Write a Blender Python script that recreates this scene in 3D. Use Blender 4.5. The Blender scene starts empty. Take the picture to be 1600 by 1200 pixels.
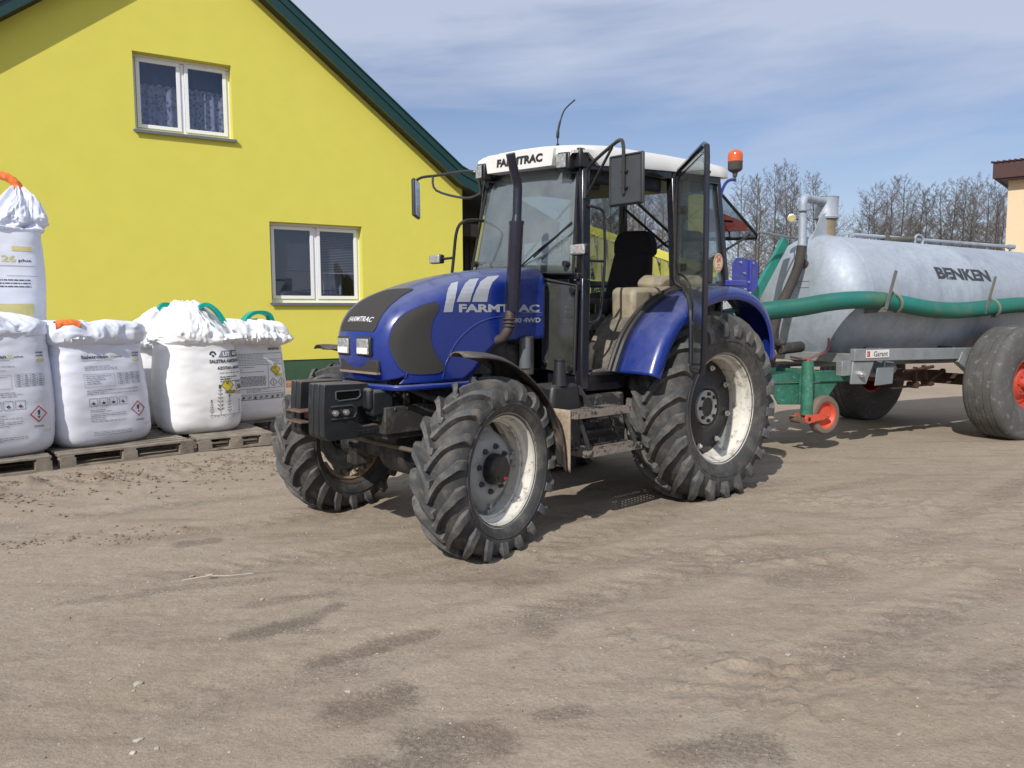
import bpy, bmesh, math, random
import numpy as np
from mathutils import Vector, Matrix, noise
R_ = math.radians; PI = math.pi; C_ = math.cos; S_ = math.sin
random.seed(7)
scene = bpy.context.scene
col = scene.collection

# ------------------------------------------------------------------ camera
cam_d = bpy.data.cameras.new("camera"); cam = bpy.data.objects.new("camera", cam_d); col.objects.link(cam)
scene.camera = cam
cam_d.sensor_width = 36.0; cam_d.lens = 36.0 * 1223.4 / 1600.0
cam_d.clip_start = 0.05; cam_d.clip_end = 3000
PITCH, ROLL = 0.0889, -0.0051
fw = Vector((0, C_(PITCH), -S_(PITCH))); up0 = Vector((0, S_(PITCH), C_(PITCH))); r0 = Vector((1, 0, 0))
rt = r0 * C_(ROLL) + up0 * S_(ROLL); up = -r0 * S_(ROLL) + up0 * C_(ROLL)
M = Matrix((rt, up, -fw)).transposed().to_4x4(); M.translation = Vector((0, 0, 1.489))
cam.matrix_world = M

# ------------------------------------------------------------------ light
SUN_AZ, SUN_EL = R_(24), R_(38.5)       # sun stands behind the camera, a little to its left
sdir = Vector((-S_(SUN_AZ) * C_(SUN_EL), -C_(SUN_AZ) * C_(SUN_EL), S_(SUN_EL)))
sl = bpy.data.lights.new("sun", 'SUN'); sl.energy = 3.9; sl.angle = R_(0.53); sl.color = (1.0, 0.95, 0.87)
so = bpy.data.objects.new("sun", sl); col.objects.link(so)
so.rotation_euler = sdir.to_track_quat('Z', 'Y').to_euler()

scene.view_settings.view_transform = 'Standard'; scene.view_settings.look = 'None'
scene.view_settings.exposure = 0.12; scene.view_settings.gamma = 1.0
scene.render.engine = 'CYCLES'
scene.cycles.max_bounces = 8; scene.cycles.transparent_max_bounces = 16
scene.cycles.caustics_reflective = False; scene.cycles.caustics_refractive = False
scene.cycles.use_denoising = True

# ------------------------------------------------------------------ node helpers
class NT:
    def __init__(s, tree): s.t = tree; s.n = tree.nodes; s.l = tree.links
    def new(s, typ, **kw):
        n = s.n.new(typ)
        for k, v in kw.items():
            if k == 'inp':
                for a, b in v.items():
                    if isinstance(b, bpy.types.NodeSocket): s.l.new(b, n.inputs[a])
                    else: n.inputs[a].default_value = b
            else: setattr(n, k, v)
        return n
    def math(s, op, a, b=0.5, c=None, clamp=False):
        n = s.n.new('ShaderNodeMath'); n.operation = op; n.use_clamp = clamp
        for i, v in enumerate((a, b) if c is None else (a, b, c)):
            if isinstance(v, bpy.types.NodeSocket): s.l.new(v, n.inputs[i])
            else: n.inputs[i].default_value = v
        return n.outputs[0]
    def mix(s, f, a, b, blend='MIX'):
        n = s.n.new('ShaderNodeMix'); n.data_type = 'RGBA'; n.blend_type = blend
        for i, v in ((0, f), (6, a), (7, b)):
            if isinstance(v, bpy.types.NodeSocket): s.l.new(v, n.inputs[i])
            else: n.inputs[i].default_value = v if i == 0 else (*v[:3], 1)
        return n.outputs[2]
    def noise(s, vec, scale, detail=4, rough=.55, dist=0):
        n = s.new('ShaderNodeTexNoise'); n.inputs['Scale'].default_value = scale
        n.inputs['Detail'].default_value = detail; n.inputs['Roughness'].default_value = rough
        n.inputs['Distortion'].default_value = dist
        if vec is not None: s.l.new(vec, n.inputs['Vector'])
        return n.outputs['Fac']
    def ramp(s, f, a, b, lo=0.0, hi=1.0):
        n = s.new('ShaderNodeMapRange'); n.inputs[1].default_value = a; n.inputs[2].default_value = b
        n.inputs[3].default_value = lo; n.inputs[4].default_value = hi
        s.l.new(f, n.inputs[0]); return n.outputs[0]

# ------------------------------------------------------------------ world
w = bpy.data.worlds.new("World"); scene.world = w; w.use_nodes = True
N = NT(w.node_tree); N.n.clear()
sky = N.new('ShaderNodeTexSky', sky_type='NISHITA', sun_disc=False, sun_elevation=SUN_EL, sun_rotation=math.atan2(sdir.x, sdir.y),
            air_density=1.0, dust_density=1.0, ozone_density=1.0, altitude=50)
tc = N.new('ShaderNodeTexCoord').outputs['Generated']
sx = N.new('ShaderNodeSeparateXYZ', inp={0: tc})
el = N.math('ARCSINE', sx.outputs[2]); az = N.math('ARCTAN2', sx.outputs[0], sx.outputs[1])
cv = N.new('ShaderNodeCombineXYZ', inp={0: N.math('MULTIPLY', az, 1.1), 1: N.math('MULTIPLY', N.math('SUBTRACT', el, N.math('MULTIPLY', az, 0.06)), 6.0), 2: 0.3}).outputs[0]
n1 = N.noise(cv, 1.9, 6, .55, .25); n2 = N.noise(cv, 7.0, 4, .5, .2)
band = N.ramp(el, .20, .38, -.04, .40)
f = N.math('ADD', N.math('ADD', N.math('MULTIPLY', n1, 1.0), N.math('MULTIPLY', n2, .12)), band)
fac = N.ramp(f, .46, .84, 0, .80)
hz = N.ramp(el, .0, .30, .40, 0.0)
fac2 = N.math('MAXIMUM', fac, hz)
skyc = N.mix(fac2, N.mix(1.0, sky.outputs[0], (.92, .93, 1.06), 'MULTIPLY'), (5.7, 6.25, 7.7))
bg = N.new('ShaderNodeBackground', inp={0: skyc, 1: .095})
N.l.new(bg.outputs[0], N.new('ShaderNodeOutputWorld').inputs[0])

# ------------------------------------------------------------------ materials
def mat(name, c, rough=.6, metal=0.0, var=.12, vs=6.0, bump=0.0, bs=60.0, dirt=None, coat=0.0, spec=.5, c2=None, trans=0.0, sub=0.0, emit=None, stretch=None, dust=None):
    """principled surface; c2/var mottles it, dirt=(colour, scale, lo, hi) lays patches, dust=(colour, amount) settles on upward faces"""
    m = bpy.data.materials.new(name); m.use_nodes = True; T = NT(m.node_tree)
    b = m.node_tree.nodes['Principled BSDF']
    co = T.new('ShaderNodeTexCoord').outputs['Object']
    if stretch:
        mp = T.new('ShaderNodeMapping', inp={'Vector': co}); mp.inputs['Scale'].default_value = stretch; co = mp.outputs[0]
    n1 = T.noise(co, vs, 5, .6)
    dark = tuple(x * (1 - var) for x in c); lite = tuple(min(1, x * (1 + var)) for x in c)
    cc = T.mix(T.ramp(n1, .3, .7), c2 if c2 else dark, lite)
    rg = T.ramp(T.noise(co, vs * 3, 3), .2, .8, max(.02, rough - .1), min(1, rough + .1))
    if dirt:
        dc, ds, lo, hi = dirt
        fd = T.ramp(T.noise(co, ds, 8, .68, .2), lo, hi)
        cc = T.mix(fd, cc, dc)
        rg2 = T.new('ShaderNodeMix'); T.l.new(fd, rg2.inputs[0]); T.l.new(rg, rg2.inputs[2]); rg2.inputs[3].default_value = .9
        rg = rg2.outputs[0]
    if dust:
        g = T.new('ShaderNodeNewGeometry'); sz = T.new('ShaderNodeSeparateXYZ', inp={0: g.outputs['Normal']}).outputs[2]
        fd = T.math('MULTIPLY', T.ramp(sz, .25, .95), T.ramp(T.noise(co, 9, 5, .6), .25, .7, .35 * dust[1], dust[1]), clamp=True)
        cc = T.mix(fd, cc, dust[0])
        rg3 = T.new('ShaderNodeMix'); T.l.new(fd, rg3.inputs[0]); T.l.new(rg, rg3.inputs[2]); rg3.inputs[3].default_value = .9
        rg = rg3.outputs[0]
    T.l.new(cc, b.inputs['Base Color']); T.l.new(rg, b.inputs['Roughness'])
    b.inputs['Metallic'].default_value = metal; b.inputs['Specular IOR Level'].default_value = spec
    if coat: b.inputs['Coat Weight'].default_value = coat; b.inputs['Coat Roughness'].default_value = .12
    if sub: b.inputs['Subsurface Weight'].default_value = sub; b.inputs['Subsurface Radius'].default_value = (.02, .02, .02)
    if bump:
        bn = T.new('ShaderNodeBump'); bn.inputs['Strength'].default_value = bump; bn.inputs['Distance'].default_value = .004
        T.l.new(T.noise(co, bs, 4, .6), bn.inputs['Height']); T.l.new(bn.outputs[0], b.inputs['Normal'])
    return m

def glass(name, tint=(.75, .82, .8), refl=.10, dustc=(.32, .33, .30), dusta=.15, rough=.02):
    m = bpy.data.materials.new(name); m.use_nodes = True; T = NT(m.node_tree); T.n.clear()
    co = T.new('ShaderNodeTexCoord').outputs['Object']
    tr = T.new('ShaderNodeBsdfTransparent', inp={0: (*tint, 1)}); gl = T.new('ShaderNodeBsdfGlossy', inp={0: (.9, .95, 1, 1), 1: rough})
    fc = T.new('ShaderNodeLayerWeight', inp={0: .5}).outputs['Facing']
    f = T.math('ADD', T.math('MULTIPLY', T.math('POWER', fc, 4.0), .55), refl, clamp=True)
    m1 = T.new('ShaderNodeMixShader', inp={0: f, 1: tr.outputs[0], 2: gl.outputs[0]})
    df = T.new('ShaderNodeBsdfDiffuse', inp={0: (*dustc, 1)})
    fd = T.ramp(T.noise(co, 2.5, 6, .65, .3), .3, .8, dusta * .35, dusta * 1.7)
    m2 = T.new('ShaderNodeMixShader', inp={0: fd, 1: m1.outputs[0], 2: df.outputs[0]})
    T.l.new(m2.outputs[0], T.new('ShaderNodeOutputMaterial').inputs[0]); return m

DUST = ((.30, .25, .20), .55)
BLUE = mat('blue_paint', (.008, .026, .20), .28, var=.08, coat=.4, dirt=((.06, .07, .14), 14, .66, .95), dust=((.19, .20, .23), .5))
BLUED = mat('blue_paint_scuffed', (.040, .055, .34), .42, var=.15, coat=.1, dirt=((.16, .16, .25), 9, .55, .8), dust=((.24, .24, .32), .5))
BLACK = mat('black_plastic', (.016, .016, .018), .42, var=.2, dust=((.15, .135, .12), .28))
BLACKG = mat('black_gloss_paint', (.012, .012, .018), .22, var=.1, coat=.3, dust=((.14, .13, .12), .25))
PIPEM = mat('exhaust_paint', (.012, .013, .028), .3, var=.15, coat=.2, dirt=((.08, .06, .05), 18, .62, .8))
CAST = mat('cast_iron_grey', (.013, .015, .017), .5, var=.3, bump=.35, bs=90, dirt=((.075, .07, .065), 10, .60, .85), dust=((.20, .175, .15), .75))
UNDER = mat('greasy_underbody', (.030, .029, .028), .7, var=.3, dirt=((.13, .11, .09), 8, .5, .75), bump=.3, bs=50)
MESHM = mat('grille_mesh', (.035, .033, .031), .8, var=.15, vs=120, bump=.6, bs=500)
WHITE = mat('white_roof_plastic', (.72, .72, .69), .4, var=.04, dirt=((.40, .38, .33), 10, .62, .9), dust=((.5, .47, .4), .35))
DECAL = mat('silver_decal', (.36, .38, .42), .45, var=.08, dirt=((.15, .16, .25), 30, .6, .8))
DECALW = mat('white_decal', (.62, .63, .64), .5, var=.05)
BTEXT = mat('black_lettering', (.02, .02, .02), .5, var=.1)
RUBBER = mat('tyre_rubber', (.044, .045, .046), .80, var=.25, vs=5, bump=.5, bs=70, dirt=((.135, .118, .10), 9, .46, .74))
RUBBERD = mat('tyre_lug_rubber', (.072, .075, .078), .8, var=.28, vs=14, dirt=((.165, .148, .125), 13, .47, .70), bump=.5, bs=90)
RIMW = mat('rim_white_paint', (.60, .585, .53), .5, var=.08, dirt=((.22, .17, .115), 16, .53, .68))
RIMR = mat('rim_rusty_inside', (.10, .065, .045), .8, var=.35, vs=10, dirt=((.30, .24, .17), 8, .55, .7))
RIMG = mat('rim_grey_paint', (.29, .30, .295), .55, var=.1, dirt=((.10, .09, .08), 14, .55, .8))
HUBB = mat('hub_black', (.016, .016, .018), .4, var=.2, dirt=((.18, .16, .14), 30, .62, .74))
STEEL = mat('bare_steel', (.55, .54, .52), .4, metal=.8, var=.2, dirt=((.15, .10, .07), 20, .55, .8))
CHROME = mat('dull_steel_tube', (.30, .30, .30), .35, metal=.7, var=.2, dirt=((.12, .08, .06), 30, .6, .8))
RUST = mat('rusty_steel', (.13, .08, .055), .8, var=.35, vs=20, bump=.3)
DIRTM = mat('dusty_black_sheet', (.035, .033, .031), .55, var=.2, dirt=((.33, .26, .20), 5, .52, .78), dust=((.2, .17, .15), .4))
MUD = mat('caked_mud', (.33, .26, .19), .95, var=.25, vs=30, bump=.9, bs=80)
SEATM = mat('black_seat_cloth', (.016, .014, .017), .95, var=.2, vs=40, bump=.5, bs=300)
BEIGE = mat('beige_cab_plastic', (.32, .275, .20), .5, var=.08, dirt=((.15, .125, .095), 8, .48, .75))
GREYM = mat('grey_cab_mat', (.105, .096, .082), .9, var=.25, dirt=((.28, .24, .19), 8, .45, .7))
LENS = mat('lamp_lens', (.30, .31, .31), .12, var=.45, vs=45, coat=.8, bump=.9, bs=130)
ORANGE = mat('amber_plastic', (.62, .10, .015), .25, var=.12, vs=50, coat=.5)
ORLENS = mat('amber_lens', (.75, .18, .08), .2, var=.3, vs=60, coat=.4)
GLW = glass('windscreen_glass', (.60, .68, .66), .20, (.25, .28, .27), .36)
GLD = glass('door_glass', (.70, .74, .72), .13, (.26, .26, .24), .13)
GLR = glass('rear_glass', (.80, .84, .86), .05, (.34, .36, .38), .16)
GLH = glass('house_window_glass', (.70, .72, .80), .075, (.1, .1, .1), .02, .01)
GALV = mat('galvanised_steel', (.35, .40, .465), .58, metal=.25, var=.14, vs=3.5, c2=(.31, .355, .41), dirt=((.23, .24, .25), 4, .58, .80), bump=.2, bs=30, dust=((.42, .47, .545), .5))  # dust slot here only tints upward faces a paler zinc tone
GALVD = mat('galvanised_frame', (.26, .28, .29), .5, metal=.3, var=.15, dirt=((.15, .12, .09), 7, .55, .85))
GREENP = mat('worn_green_paint', (.035, .16, .11), .55, var=.25, vs=9, dirt=((.16, .26, .24), 22, .56, .68), dust=((.20, .20, .16), .5))
GREENT = mat('teal_green_paint', (.02, .20, .15), .45, var=.15)
HOSE = mat('green_ribbed_hose', (.002, .120, .105), .36, var=.2, vs=2, c2=(.012, .105, .070), coat=.25, dirt=((.09, .12, .07), 2.5, .55, .8))
REDP = mat('orange_red_paint', (.62, .085, .04), .5, var=.15, dirt=((.30, .20, .14), 10, .56, .8))
REDD = mat('red_rim_paint', (.45, .055, .03), .5, var=.15, dirt=((.2, .1, .07), 10, .55, .8))
BRRUB = mat('dusty_small_tyre', (.16, .12, .095), .9, var=.2)
DTYRE = mat('smooth_trailer_tyre', (.085, .085, .082), .8, var=.2, vs=4, dirt=((.24, .225, .20), 13, .55, .74), bump=.4, bs=60)
WALLM = mat('yellow_stucco', (.635, .590, .098), .9, var=.022, vs=2.2, bump=.7, bs=110)
PLINTH = mat('dark_green_plinth', (.035, .085, .045), .8, var=.12, bump=.4, bs=120)
ROOFG = mat('dark_green_sheet', (.003, .035, .033), .38, var=.1, coat=.2)
SOFFIT = mat('soffit_dark', (.02, .022, .02), .7)
UPVC = mat('white_pvc', (.78, .79, .82), .3, var=.02)
SILLM = mat('grey_metal_sill', (.13, .15, .17), .4, var=.1)
LACE = mat('lace_curtain', (.86, .87, .92), .9, var=.35, vs=9)
SCREEN = mat('window_screen', (.10, .105, .11), .7, var=.15)
SLATM = mat('blind_slat', (.42, .40, .39), .5, var=.08)
INTER = mat('room_interior', (.05, .05, .055), .9)
WOOD = mat('weathered_pallet_wood', (.24, .205, .165), .85, var=.3, vs=5, stretch=(1, 1, 1), dirt=((.09, .075, .06), 7, .5, .75), bump=.5, bs=60)
BAGW = mat('white_woven_bag', (.80, .80, .81), .5, var=.03, bump=.12, bs=220, sub=.0)
BAGL = mat('pale_lilac_bag', (.70, .73, .82), .42, var=.04, bump=.12, bs=220)
BAGF = mat('thin_white_liner', (.80, .80, .82), .35, var=.03, bump=.2, bs=30)
TEAL = mat('teal_sleeve', (.0, .33, .26), .3, var=.2, vs=20)
ORSL = mat('orange_sleeve', (.82, .20, .04), .45, var=.15, vs=25)
INK = mat('bag_ink_dark', (.06, .065, .08), .6, var=.2)
INKG = mat('bag_ink_grey', (.24, .26, .32), .6, var=.15)
INKY = mat('bag_ink_yellow', (.62, .52, .05), .6, var=.06)
INKP = mat('bag_ink_pale_yellow', (.60, .55, .24), .6, var=.1)
INKR = mat('bag_ink_red', (.52, .08, .07), .6, var=.1)
CREAM = mat('cream_render', (.68, .54, .36), .9, var=.04, bump=.3, bs=60)
BROWN = mat('brown_roof_sheet', (.055, .022, .018), .5, var=.15)
BARK = mat('tree_bark', (.085, .070, .055), .95, var=.3, vs=3)
BARKL = mat('tree_bark_pale', (.16, .145, .125), .95, var=.35, vs=3)
TWIG = mat('tree_twigs', (.125, .104, .09), .95, var=.25)  # brown lightened a little, putting distance haze into the twig colour
LEAFG = mat('evergreen_leaf', (.030, .055, .018), .8, var=.45, vs=5)
YEL = mat('yellow_green_steel', (.50, .47, .06), .55, var=.15)
YELD = mat('olive_steel', (.26, .26, .05), .6, var=.2)
DARKW = mat('dark_brown_boards', (.018, .014, .011), .7, var=.3, stretch=(1, 1, 1))
BRICKM = mat('red_paver', (.33, .16, .11), .9, var=.25, vs=12)

def galvanise(m):      # crystal spangle, faint runs and dull bands on the zinc
    T = NT(m.node_tree); b = m.node_tree.nodes['Principled BSDF']; co = T.new('ShaderNodeTexCoord').outputs['Object']
    v = T.new('ShaderNodeTexVoronoi', inp={'Vector': co}); v.inputs['Scale'].default_value = 26; sp_ = T.new('ShaderNodeSeparateXYZ', inp={0: v.outputs['Color']}).outputs[0]
    mp = T.new('ShaderNodeMapping', inp={'Vector': co}); mp.inputs['Scale'].default_value = (6, 6, .7); run = T.noise(mp.outputs[0], 1.5, 6, .65, .2)
    old = b.inputs['Base Color'].links[0].from_socket
    c = T.mix(T.ramp(sp_, 0, 1, 0, .30), old, (.24, .27, .31)); c = T.mix(T.ramp(run, .50, .78, 0, .50), c, (.22, .235, .25)); c = T.mix(T.ramp(T.noise(co, 1.1, 5, .6, .3), .5, .75, 0, .45), c, (.47, .52, .58))
    T.l.new(c, b.inputs['Base Color'])
galvanise(GALV)

# ------------------------------------------------------------------ mesh helpers
class MB:
    def __init__(s): s.v = []; s.f = []; s.m = []
    def add(s, vs, fs, m=0):
        o = len(s.v); s.v += [tuple(v) for v in vs]; s.f += [tuple(i + o for i in f) for f in fs]; s.m += [m] * len(fs); return s
    def box(s, c, d, rot=None, m=0, ax=None):
        x, y, z = d[0] / 2, d[1] / 2, d[2] / 2
        vs = [Vector((a * x, b * y, e * z)) for e in (-1, 1) for b in (-1, 1) for a in (-1, 1)]
        if rot is not None: vs = [rot @ v for v in vs]
        c = Vector(c)
        return s.add([v + c for v in vs], [(0, 2, 3, 1), (4, 5, 7, 6), (0, 1, 5, 4), (2, 6, 7, 3), (0, 4, 6, 2), (1, 3, 7, 5)], m)
    def bar(s, a, b, w, h, m=0, upv=(0, 0, 1)):
        a, b = Vector(a), Vector(b); d = (b - a); L = d.length; d.normalize(); u = Vector(upv)
        y = u.cross(d)
        if y.length < 1e-4: y = Vector((0, 1, 0)).cross(d)
        y.normalize(); z = d.cross(y)
        return s.box((a + b) / 2, (L, w, h), Matrix((d, y, z)).transposed(), m)
    def tube(s, pts, r, n=10, m=0, cap=True, smooth=0, closed=False):
        pts = [Vector(p) for p in pts]
        if smooth:
            pts = catmull(pts, smooth)
        k = len(pts); rs = r if isinstance(r, (list, tuple)) else [r] * k
        if len(rs) != k: rs = [rs[0] + (rs[-1] - rs[0]) * i / (k - 1) for i in range(k)]
        vs = []; prev = None
        for i, p in enumerate(pts):
            t = (pts[min(i + 1, k - 1)] - pts[max(i - 1, 0)])
            if t.length < 1e-9: t = Vector((0, 0, 1))
            t.normalize()
            if prev is None:
                a = Vector((0, 0, 1)) if abs(t.z) < .9 else Vector((1, 0, 0))
                u = t.cross(a).normalized()
            else:
                u = (prev - t * prev.dot(t)).normalized()
            prev = u; v2 = t.cross(u)
            vs += [p + (u * C_(2 * PI * j / n) + v2 * S_(2 * PI * j / n)) * rs[i] for j in range(n)]
        fs = [(i * n + j, i * n + (j + 1) % n, (i + 1) * n + (j + 1) % n, (i + 1) * n + j) for i in range(k - 1) for j in range(n)]
        if cap: fs += [tuple(reversed(range(n))), tuple(range((k - 1) * n, k * n))]
        return s.add(vs, fs, m)
    def lathe(s, prof, o=(0, 0, 0), ax='y', n=48, m=0, cap=False):
        """prof: (axial, radius) points; turned about axis through o"""
        o = Vector(o); vs = []
        for a, r in prof:
            for j in range(n):
                t = 2 * PI * j / n; c, q = r * C_(t), r * S_(t)
                vs.append(o + (Vector((c, a, q)) if ax == 'y' else Vector((a, c, q)) if ax == 'x' else Vector((c, q, a))))
        k = len(prof)
        fs = [(i * n + j, i * n + (j + 1) % n, (i + 1) * n + (j + 1) % n, (i + 1) * n + j) for i in range(k - 1) for j in range(n)]
        if cap: fs += [tuple(range(n)), tuple(range((k - 1) * n, k * n))]
        return s.add(vs, fs, m)
    def prism(s, poly, a, b, ax='y', m=0):
        """poly (p,q) extruded from a to b along ax"""
        def P(p, q, t): return (p, t, q) if ax == 'y' else (t, p, q) if ax == 'x' else (p, q, t)
        n = len(poly); vs = [P(p, q, a) for p, q in poly] + [P(p, q, b) for p, q in poly]
        fs = [tuple(range(n)), tuple(reversed(range(n, 2 * n)))] + [(i, (i + 1) % n, n + (i + 1) % n, n + i) for i in range(n)]
        return s.add(vs, fs, m)
    def grid(s, fn, nu, nv, m=0, flip=False):
        vs = [fn(i / nu, j / nv) for i in range(nu + 1) for j in range(nv + 1)]
        q = nv + 1
        fs = [(i * q + j, (i + 1) * q + j, (i + 1) * q + j + 1, i * q + j + 1) for i in range(nu) for j in range(nv)]
        if flip: fs = [tuple(reversed(f)) for f in fs]
        return s.add(vs, fs, m)
    def xf(s, fn): s.v = [tuple(fn(Vector(v))) for v in s.v]; return s
    def build(s, name, mats, parent=None, smooth=True, ang=35, bevel=0, solid=0, recalc=True, subd=0, tri=False):
        me = bpy.data.meshes.new(name); me.from_pydata(s.v, [], s.f)
        mats = mats if isinstance(mats, (list, tuple)) else [mats]
        for x in mats: me.materials.append(x)
        me.polygons.foreach_set('material_index', s.m); me.update()
        if recalc:
            bm = bmesh.new(); bm.from_mesh(me); bmesh.ops.recalc_face_normals(bm, faces=bm.faces)
            if tri: bmesh.ops.triangulate(bm, faces=bm.faces)
            bm.to_mesh(me); bm.free()
        if smooth:
            me.polygons.foreach_set('use_smooth', [True] * len(me.polygons))
            me.set_sharp_from_angle(angle=R_(ang))
        o = bpy.data.objects.new(name, me); col.objects.link(o)
        if parent is not None: o.parent = parent
        if subd: md = o.modifiers.new('s', 'SUBSURF'); md.levels = md.render_levels = subd
        if solid: md = o.modifiers.new('t', 'SOLIDIFY'); md.thickness = solid; md.offset = 0
        if bevel:
            md = o.modifiers.new('b', 'BEVEL'); md.width = bevel; md.segments = 2; md.limit_method = 'ANGLE'; md.angle_limit = R_(40)
        return o

def catmull(P, n):
    out = []
    for i in range(len(P) - 1):
        p0, p1, p2, p3 = P[max(i - 1, 0)], P[i], P[i + 1], P[min(i + 2, len(P) - 1)]
        for j in range(n):
            t = j / n
            out.append(.5 * ((2 * p1) + (p2 - p0) * t + (2 * p0 - 5 * p1 + 4 * p2 - p3) * t * t + (3 * p1 - p0 - 3 * p2 + p3) * t ** 3))
    out.append(P[-1]); return out

def empty(name, loc=(0, 0, 0), rz=0, parent=None, label=None, cat=None, group=None):
    o = bpy.data.objects.new(name, None); col.objects.link(o); o.location = loc; o.rotation_euler = (0, 0, rz)
    o.empty_display_size = .2
    if parent is not None: o.parent = parent
    return tag(o, label, cat, group)
def tag(o, label=None, cat=None, group=None, kind=None):
    if label: o['label'] = label
    if cat: o['category'] = cat
    if group: o['group'] = group
    if kind: o['kind'] = kind
    return o
def copy_tree(o, parent=None):
    c = o.copy(); col.objects.link(c); c.parent = parent
    for ch in list(o.children): copy_tree(ch, c)
    return c

_tc = {}
def text2d(s, width=None, height=None, bold=0.0, italic=0.0):
    """outline geometry of a word, lower-left at 0,0, scaled to width and cap height"""
    key = (s, bold, italic)
    if key not in _tc:
        cu = bpy.data.curves.new('t', 'FONT'); cu.body = s; cu.size = 1; cu.offset = bold; cu.shear = italic; cu.resolution_u = 3
        o = bpy.data.objects.new('t', cu); col.objects.link(o)
        dg = bpy.context.evaluated_depsgraph_get(); me = o.evaluated_get(dg).to_mesh()
        V = [(v.co.x, v.co.y) for v in me.vertices]; F = [tuple(p.vertices) for p in me.polygons]
        o.evaluated_get(dg).to_mesh_clear(); bpy.data.objects.remove(o); bpy.data.curves.remove(cu)
        _tc[key] = (V, F)
    V, F = _tc[key]
    x0 = min(v[0] for v in V); x1 = max(v[0] for v in V); y0 = min(v[1] for v in V); y1 = max(v[1] for v in V)
    sx = width / (x1 - x0) if width else None; sy = height / (y1 - y0) if height else None
    sx = sx or sy; sy = sy or sx
    return [((a - x0) * sx, (b - y0) * sy) for a, b in V], F

def decal(mb, V, F, fn, o=(0, 0), m=0, step=None):
    """lay flat 2d geometry on a surface fn(u,v)->point"""
    V = [(a + o[0], b + o[1]) for a, b in V]
    if step:
        bm = bmesh.new(); vs = [bm.verts.new((a, b, 0)) for a, b in V]
        for f in F:
            try: bm.faces.new([vs[i] for i in f])
            except ValueError: pass
        for ax in (0, 1):
            lo = min(v[ax] for v in V); hi = max(v[ax] for v in V); k = int((hi - lo) / step)
            for i in range(1, k + 1):
                c = [0, 0, 0]; c[ax] = lo + i * step; nn = [0, 0, 0]; nn[ax] = 1
                bmesh.ops.bisect_plane(bm, geom=bm.verts[:] + bm.edges[:] + bm.faces[:], plane_co=c, plane_no=nn)
        bm.verts.index_update(); V = [(v.co.x, v.co.y) for v in bm.verts]; F = [tuple(v.index for v in f.verts) for f in bm.faces]; bm.free()
    mb.add([fn(a, b) for a, b in V], F, m)
def rect2d(w, h): return [(0, 0), (w, 0), (w, h), (0, h)], [(0, 1, 2, 3)]
def frame2d(P, t):
    """outline of polygon P (ccw about its centre) as a band of thickness t"""
    cx = sum(p[0] for p in P) / len(P); cy = sum(p[1] for p in P) / len(P)
    rad = max(math.hypot(p[0] - cx, p[1] - cy) for p in P); n = len(P)
    Q = [(p[0] + (cx - p[0]) * t / rad * 1.4, p[1] + (cy - p[1]) * t / rad * 1.4) for p in P]
    return P + Q, [(i, (i + 1) % n, n + (i + 1) % n, n + i) for i in range(n)]
def nz(x, y, z=0.0): return noise.noise(Vector((x, y, z)))
# ------------------------------------------------------------------ ground
def axis_lines(lo, hi, st, far, g=1.16):
    a = list(np.arange(lo, hi, st)); s = st; x = a[0]; pre = []
    while x > -far: s *= g; x -= s; pre.append(x)
    s = st; x = a[-1]; post = []
    while x < far: s *= g; x += s; post.append(x)
    return pre[::-1] + a + post
def graded(parts, far, g=1.16):
    a = []
    for lo, hi, st in parts: a += list(np.arange(lo, hi, st))
    st = parts[0][2]; x = a[0]; pre = []
    while x > -far: st *= g; x -= st; pre.append(x)
    st = parts[-1][2]; x = a[-1]; post = []
    while x < far: st *= g; x += st; post.append(x)
    return pre[::-1] + a + post
XS = graded([(-6.2, -3.2, .036), (-3.2, 2.7, .0205), (2.7, 7.4, .05)], 700); YS = graded([(1.7, 5.2, .0185), (5.2, 9.2, .034), (9.2, 12.5, .06)], 900)
# damp patches (x, y, rx, ry, strength) and tracks read off the yard
PATCH = [(-0.85, 3.25, -0.4, 3.59, 0.064, 0.9), (-1.25, 3.56, -1.03, 3.7, 0.079, 0.9), (-1.03, 3.7, -0.9, 3.92, 0.048, 0.7), (-1.1, 3.6, -0.86, 3.6, 0.039, 0.5), (-1.33, 3.93, -0.97, 4.11, 0.057, 0.5), (-0.59, 2.86, -0.46, 2.96, 0.124, 0.9), (-0.32, 2.6, -0.1, 2.65, 0.106, 0.85), (-0.52, 2.47, -0.22, 2.52, 0.063, 0.7), (0.1, 3.76, 0.13, 3.54, 0.08, 0.6), (0.17, 3.74, 0.23, 3.76, 0.031, 0.5), (-0.04, 4.23, 0.18, 4.38, 0.113, 0.7), (0.11, 2.79, 0.25, 2.84, 0.054, 0.65), (0.56, 2.53, 0.83, 2.58, 0.09, 0.7), (1.52, 4.28, 1.83, 4.38, 0.196, 0.5), (1.87, 3.72, 2.15, 3.75, 0.082, 0.55), (1.95, 3.07, 2.14, 3.16, 0.079, 0.4), (-2.33, 3.94, -1.96, 4.08, 0.045, 0.45), (-1.98, 4.13, -1.38, 4.32, 0.055, 0.55), (-2.15, 5.02, -2.0, 5.09, 0.064, 0.7), (0.42, 6.32, 1.23, 7.07, 0.096, 0.4), (2.44, 6.39, 3.6, 7.01, 0.109, 0.4), (1.34, 5.03, 2.0, 5.33, 0.066, 0.35), (-0.52, 3.79, -0.33, 3.87, 0.037, 0.3), (-0.74, 4.37, -0.16, 4.71, 0.062, 0.4)]      # x0, y0, x1, y1, reach, strength
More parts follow.
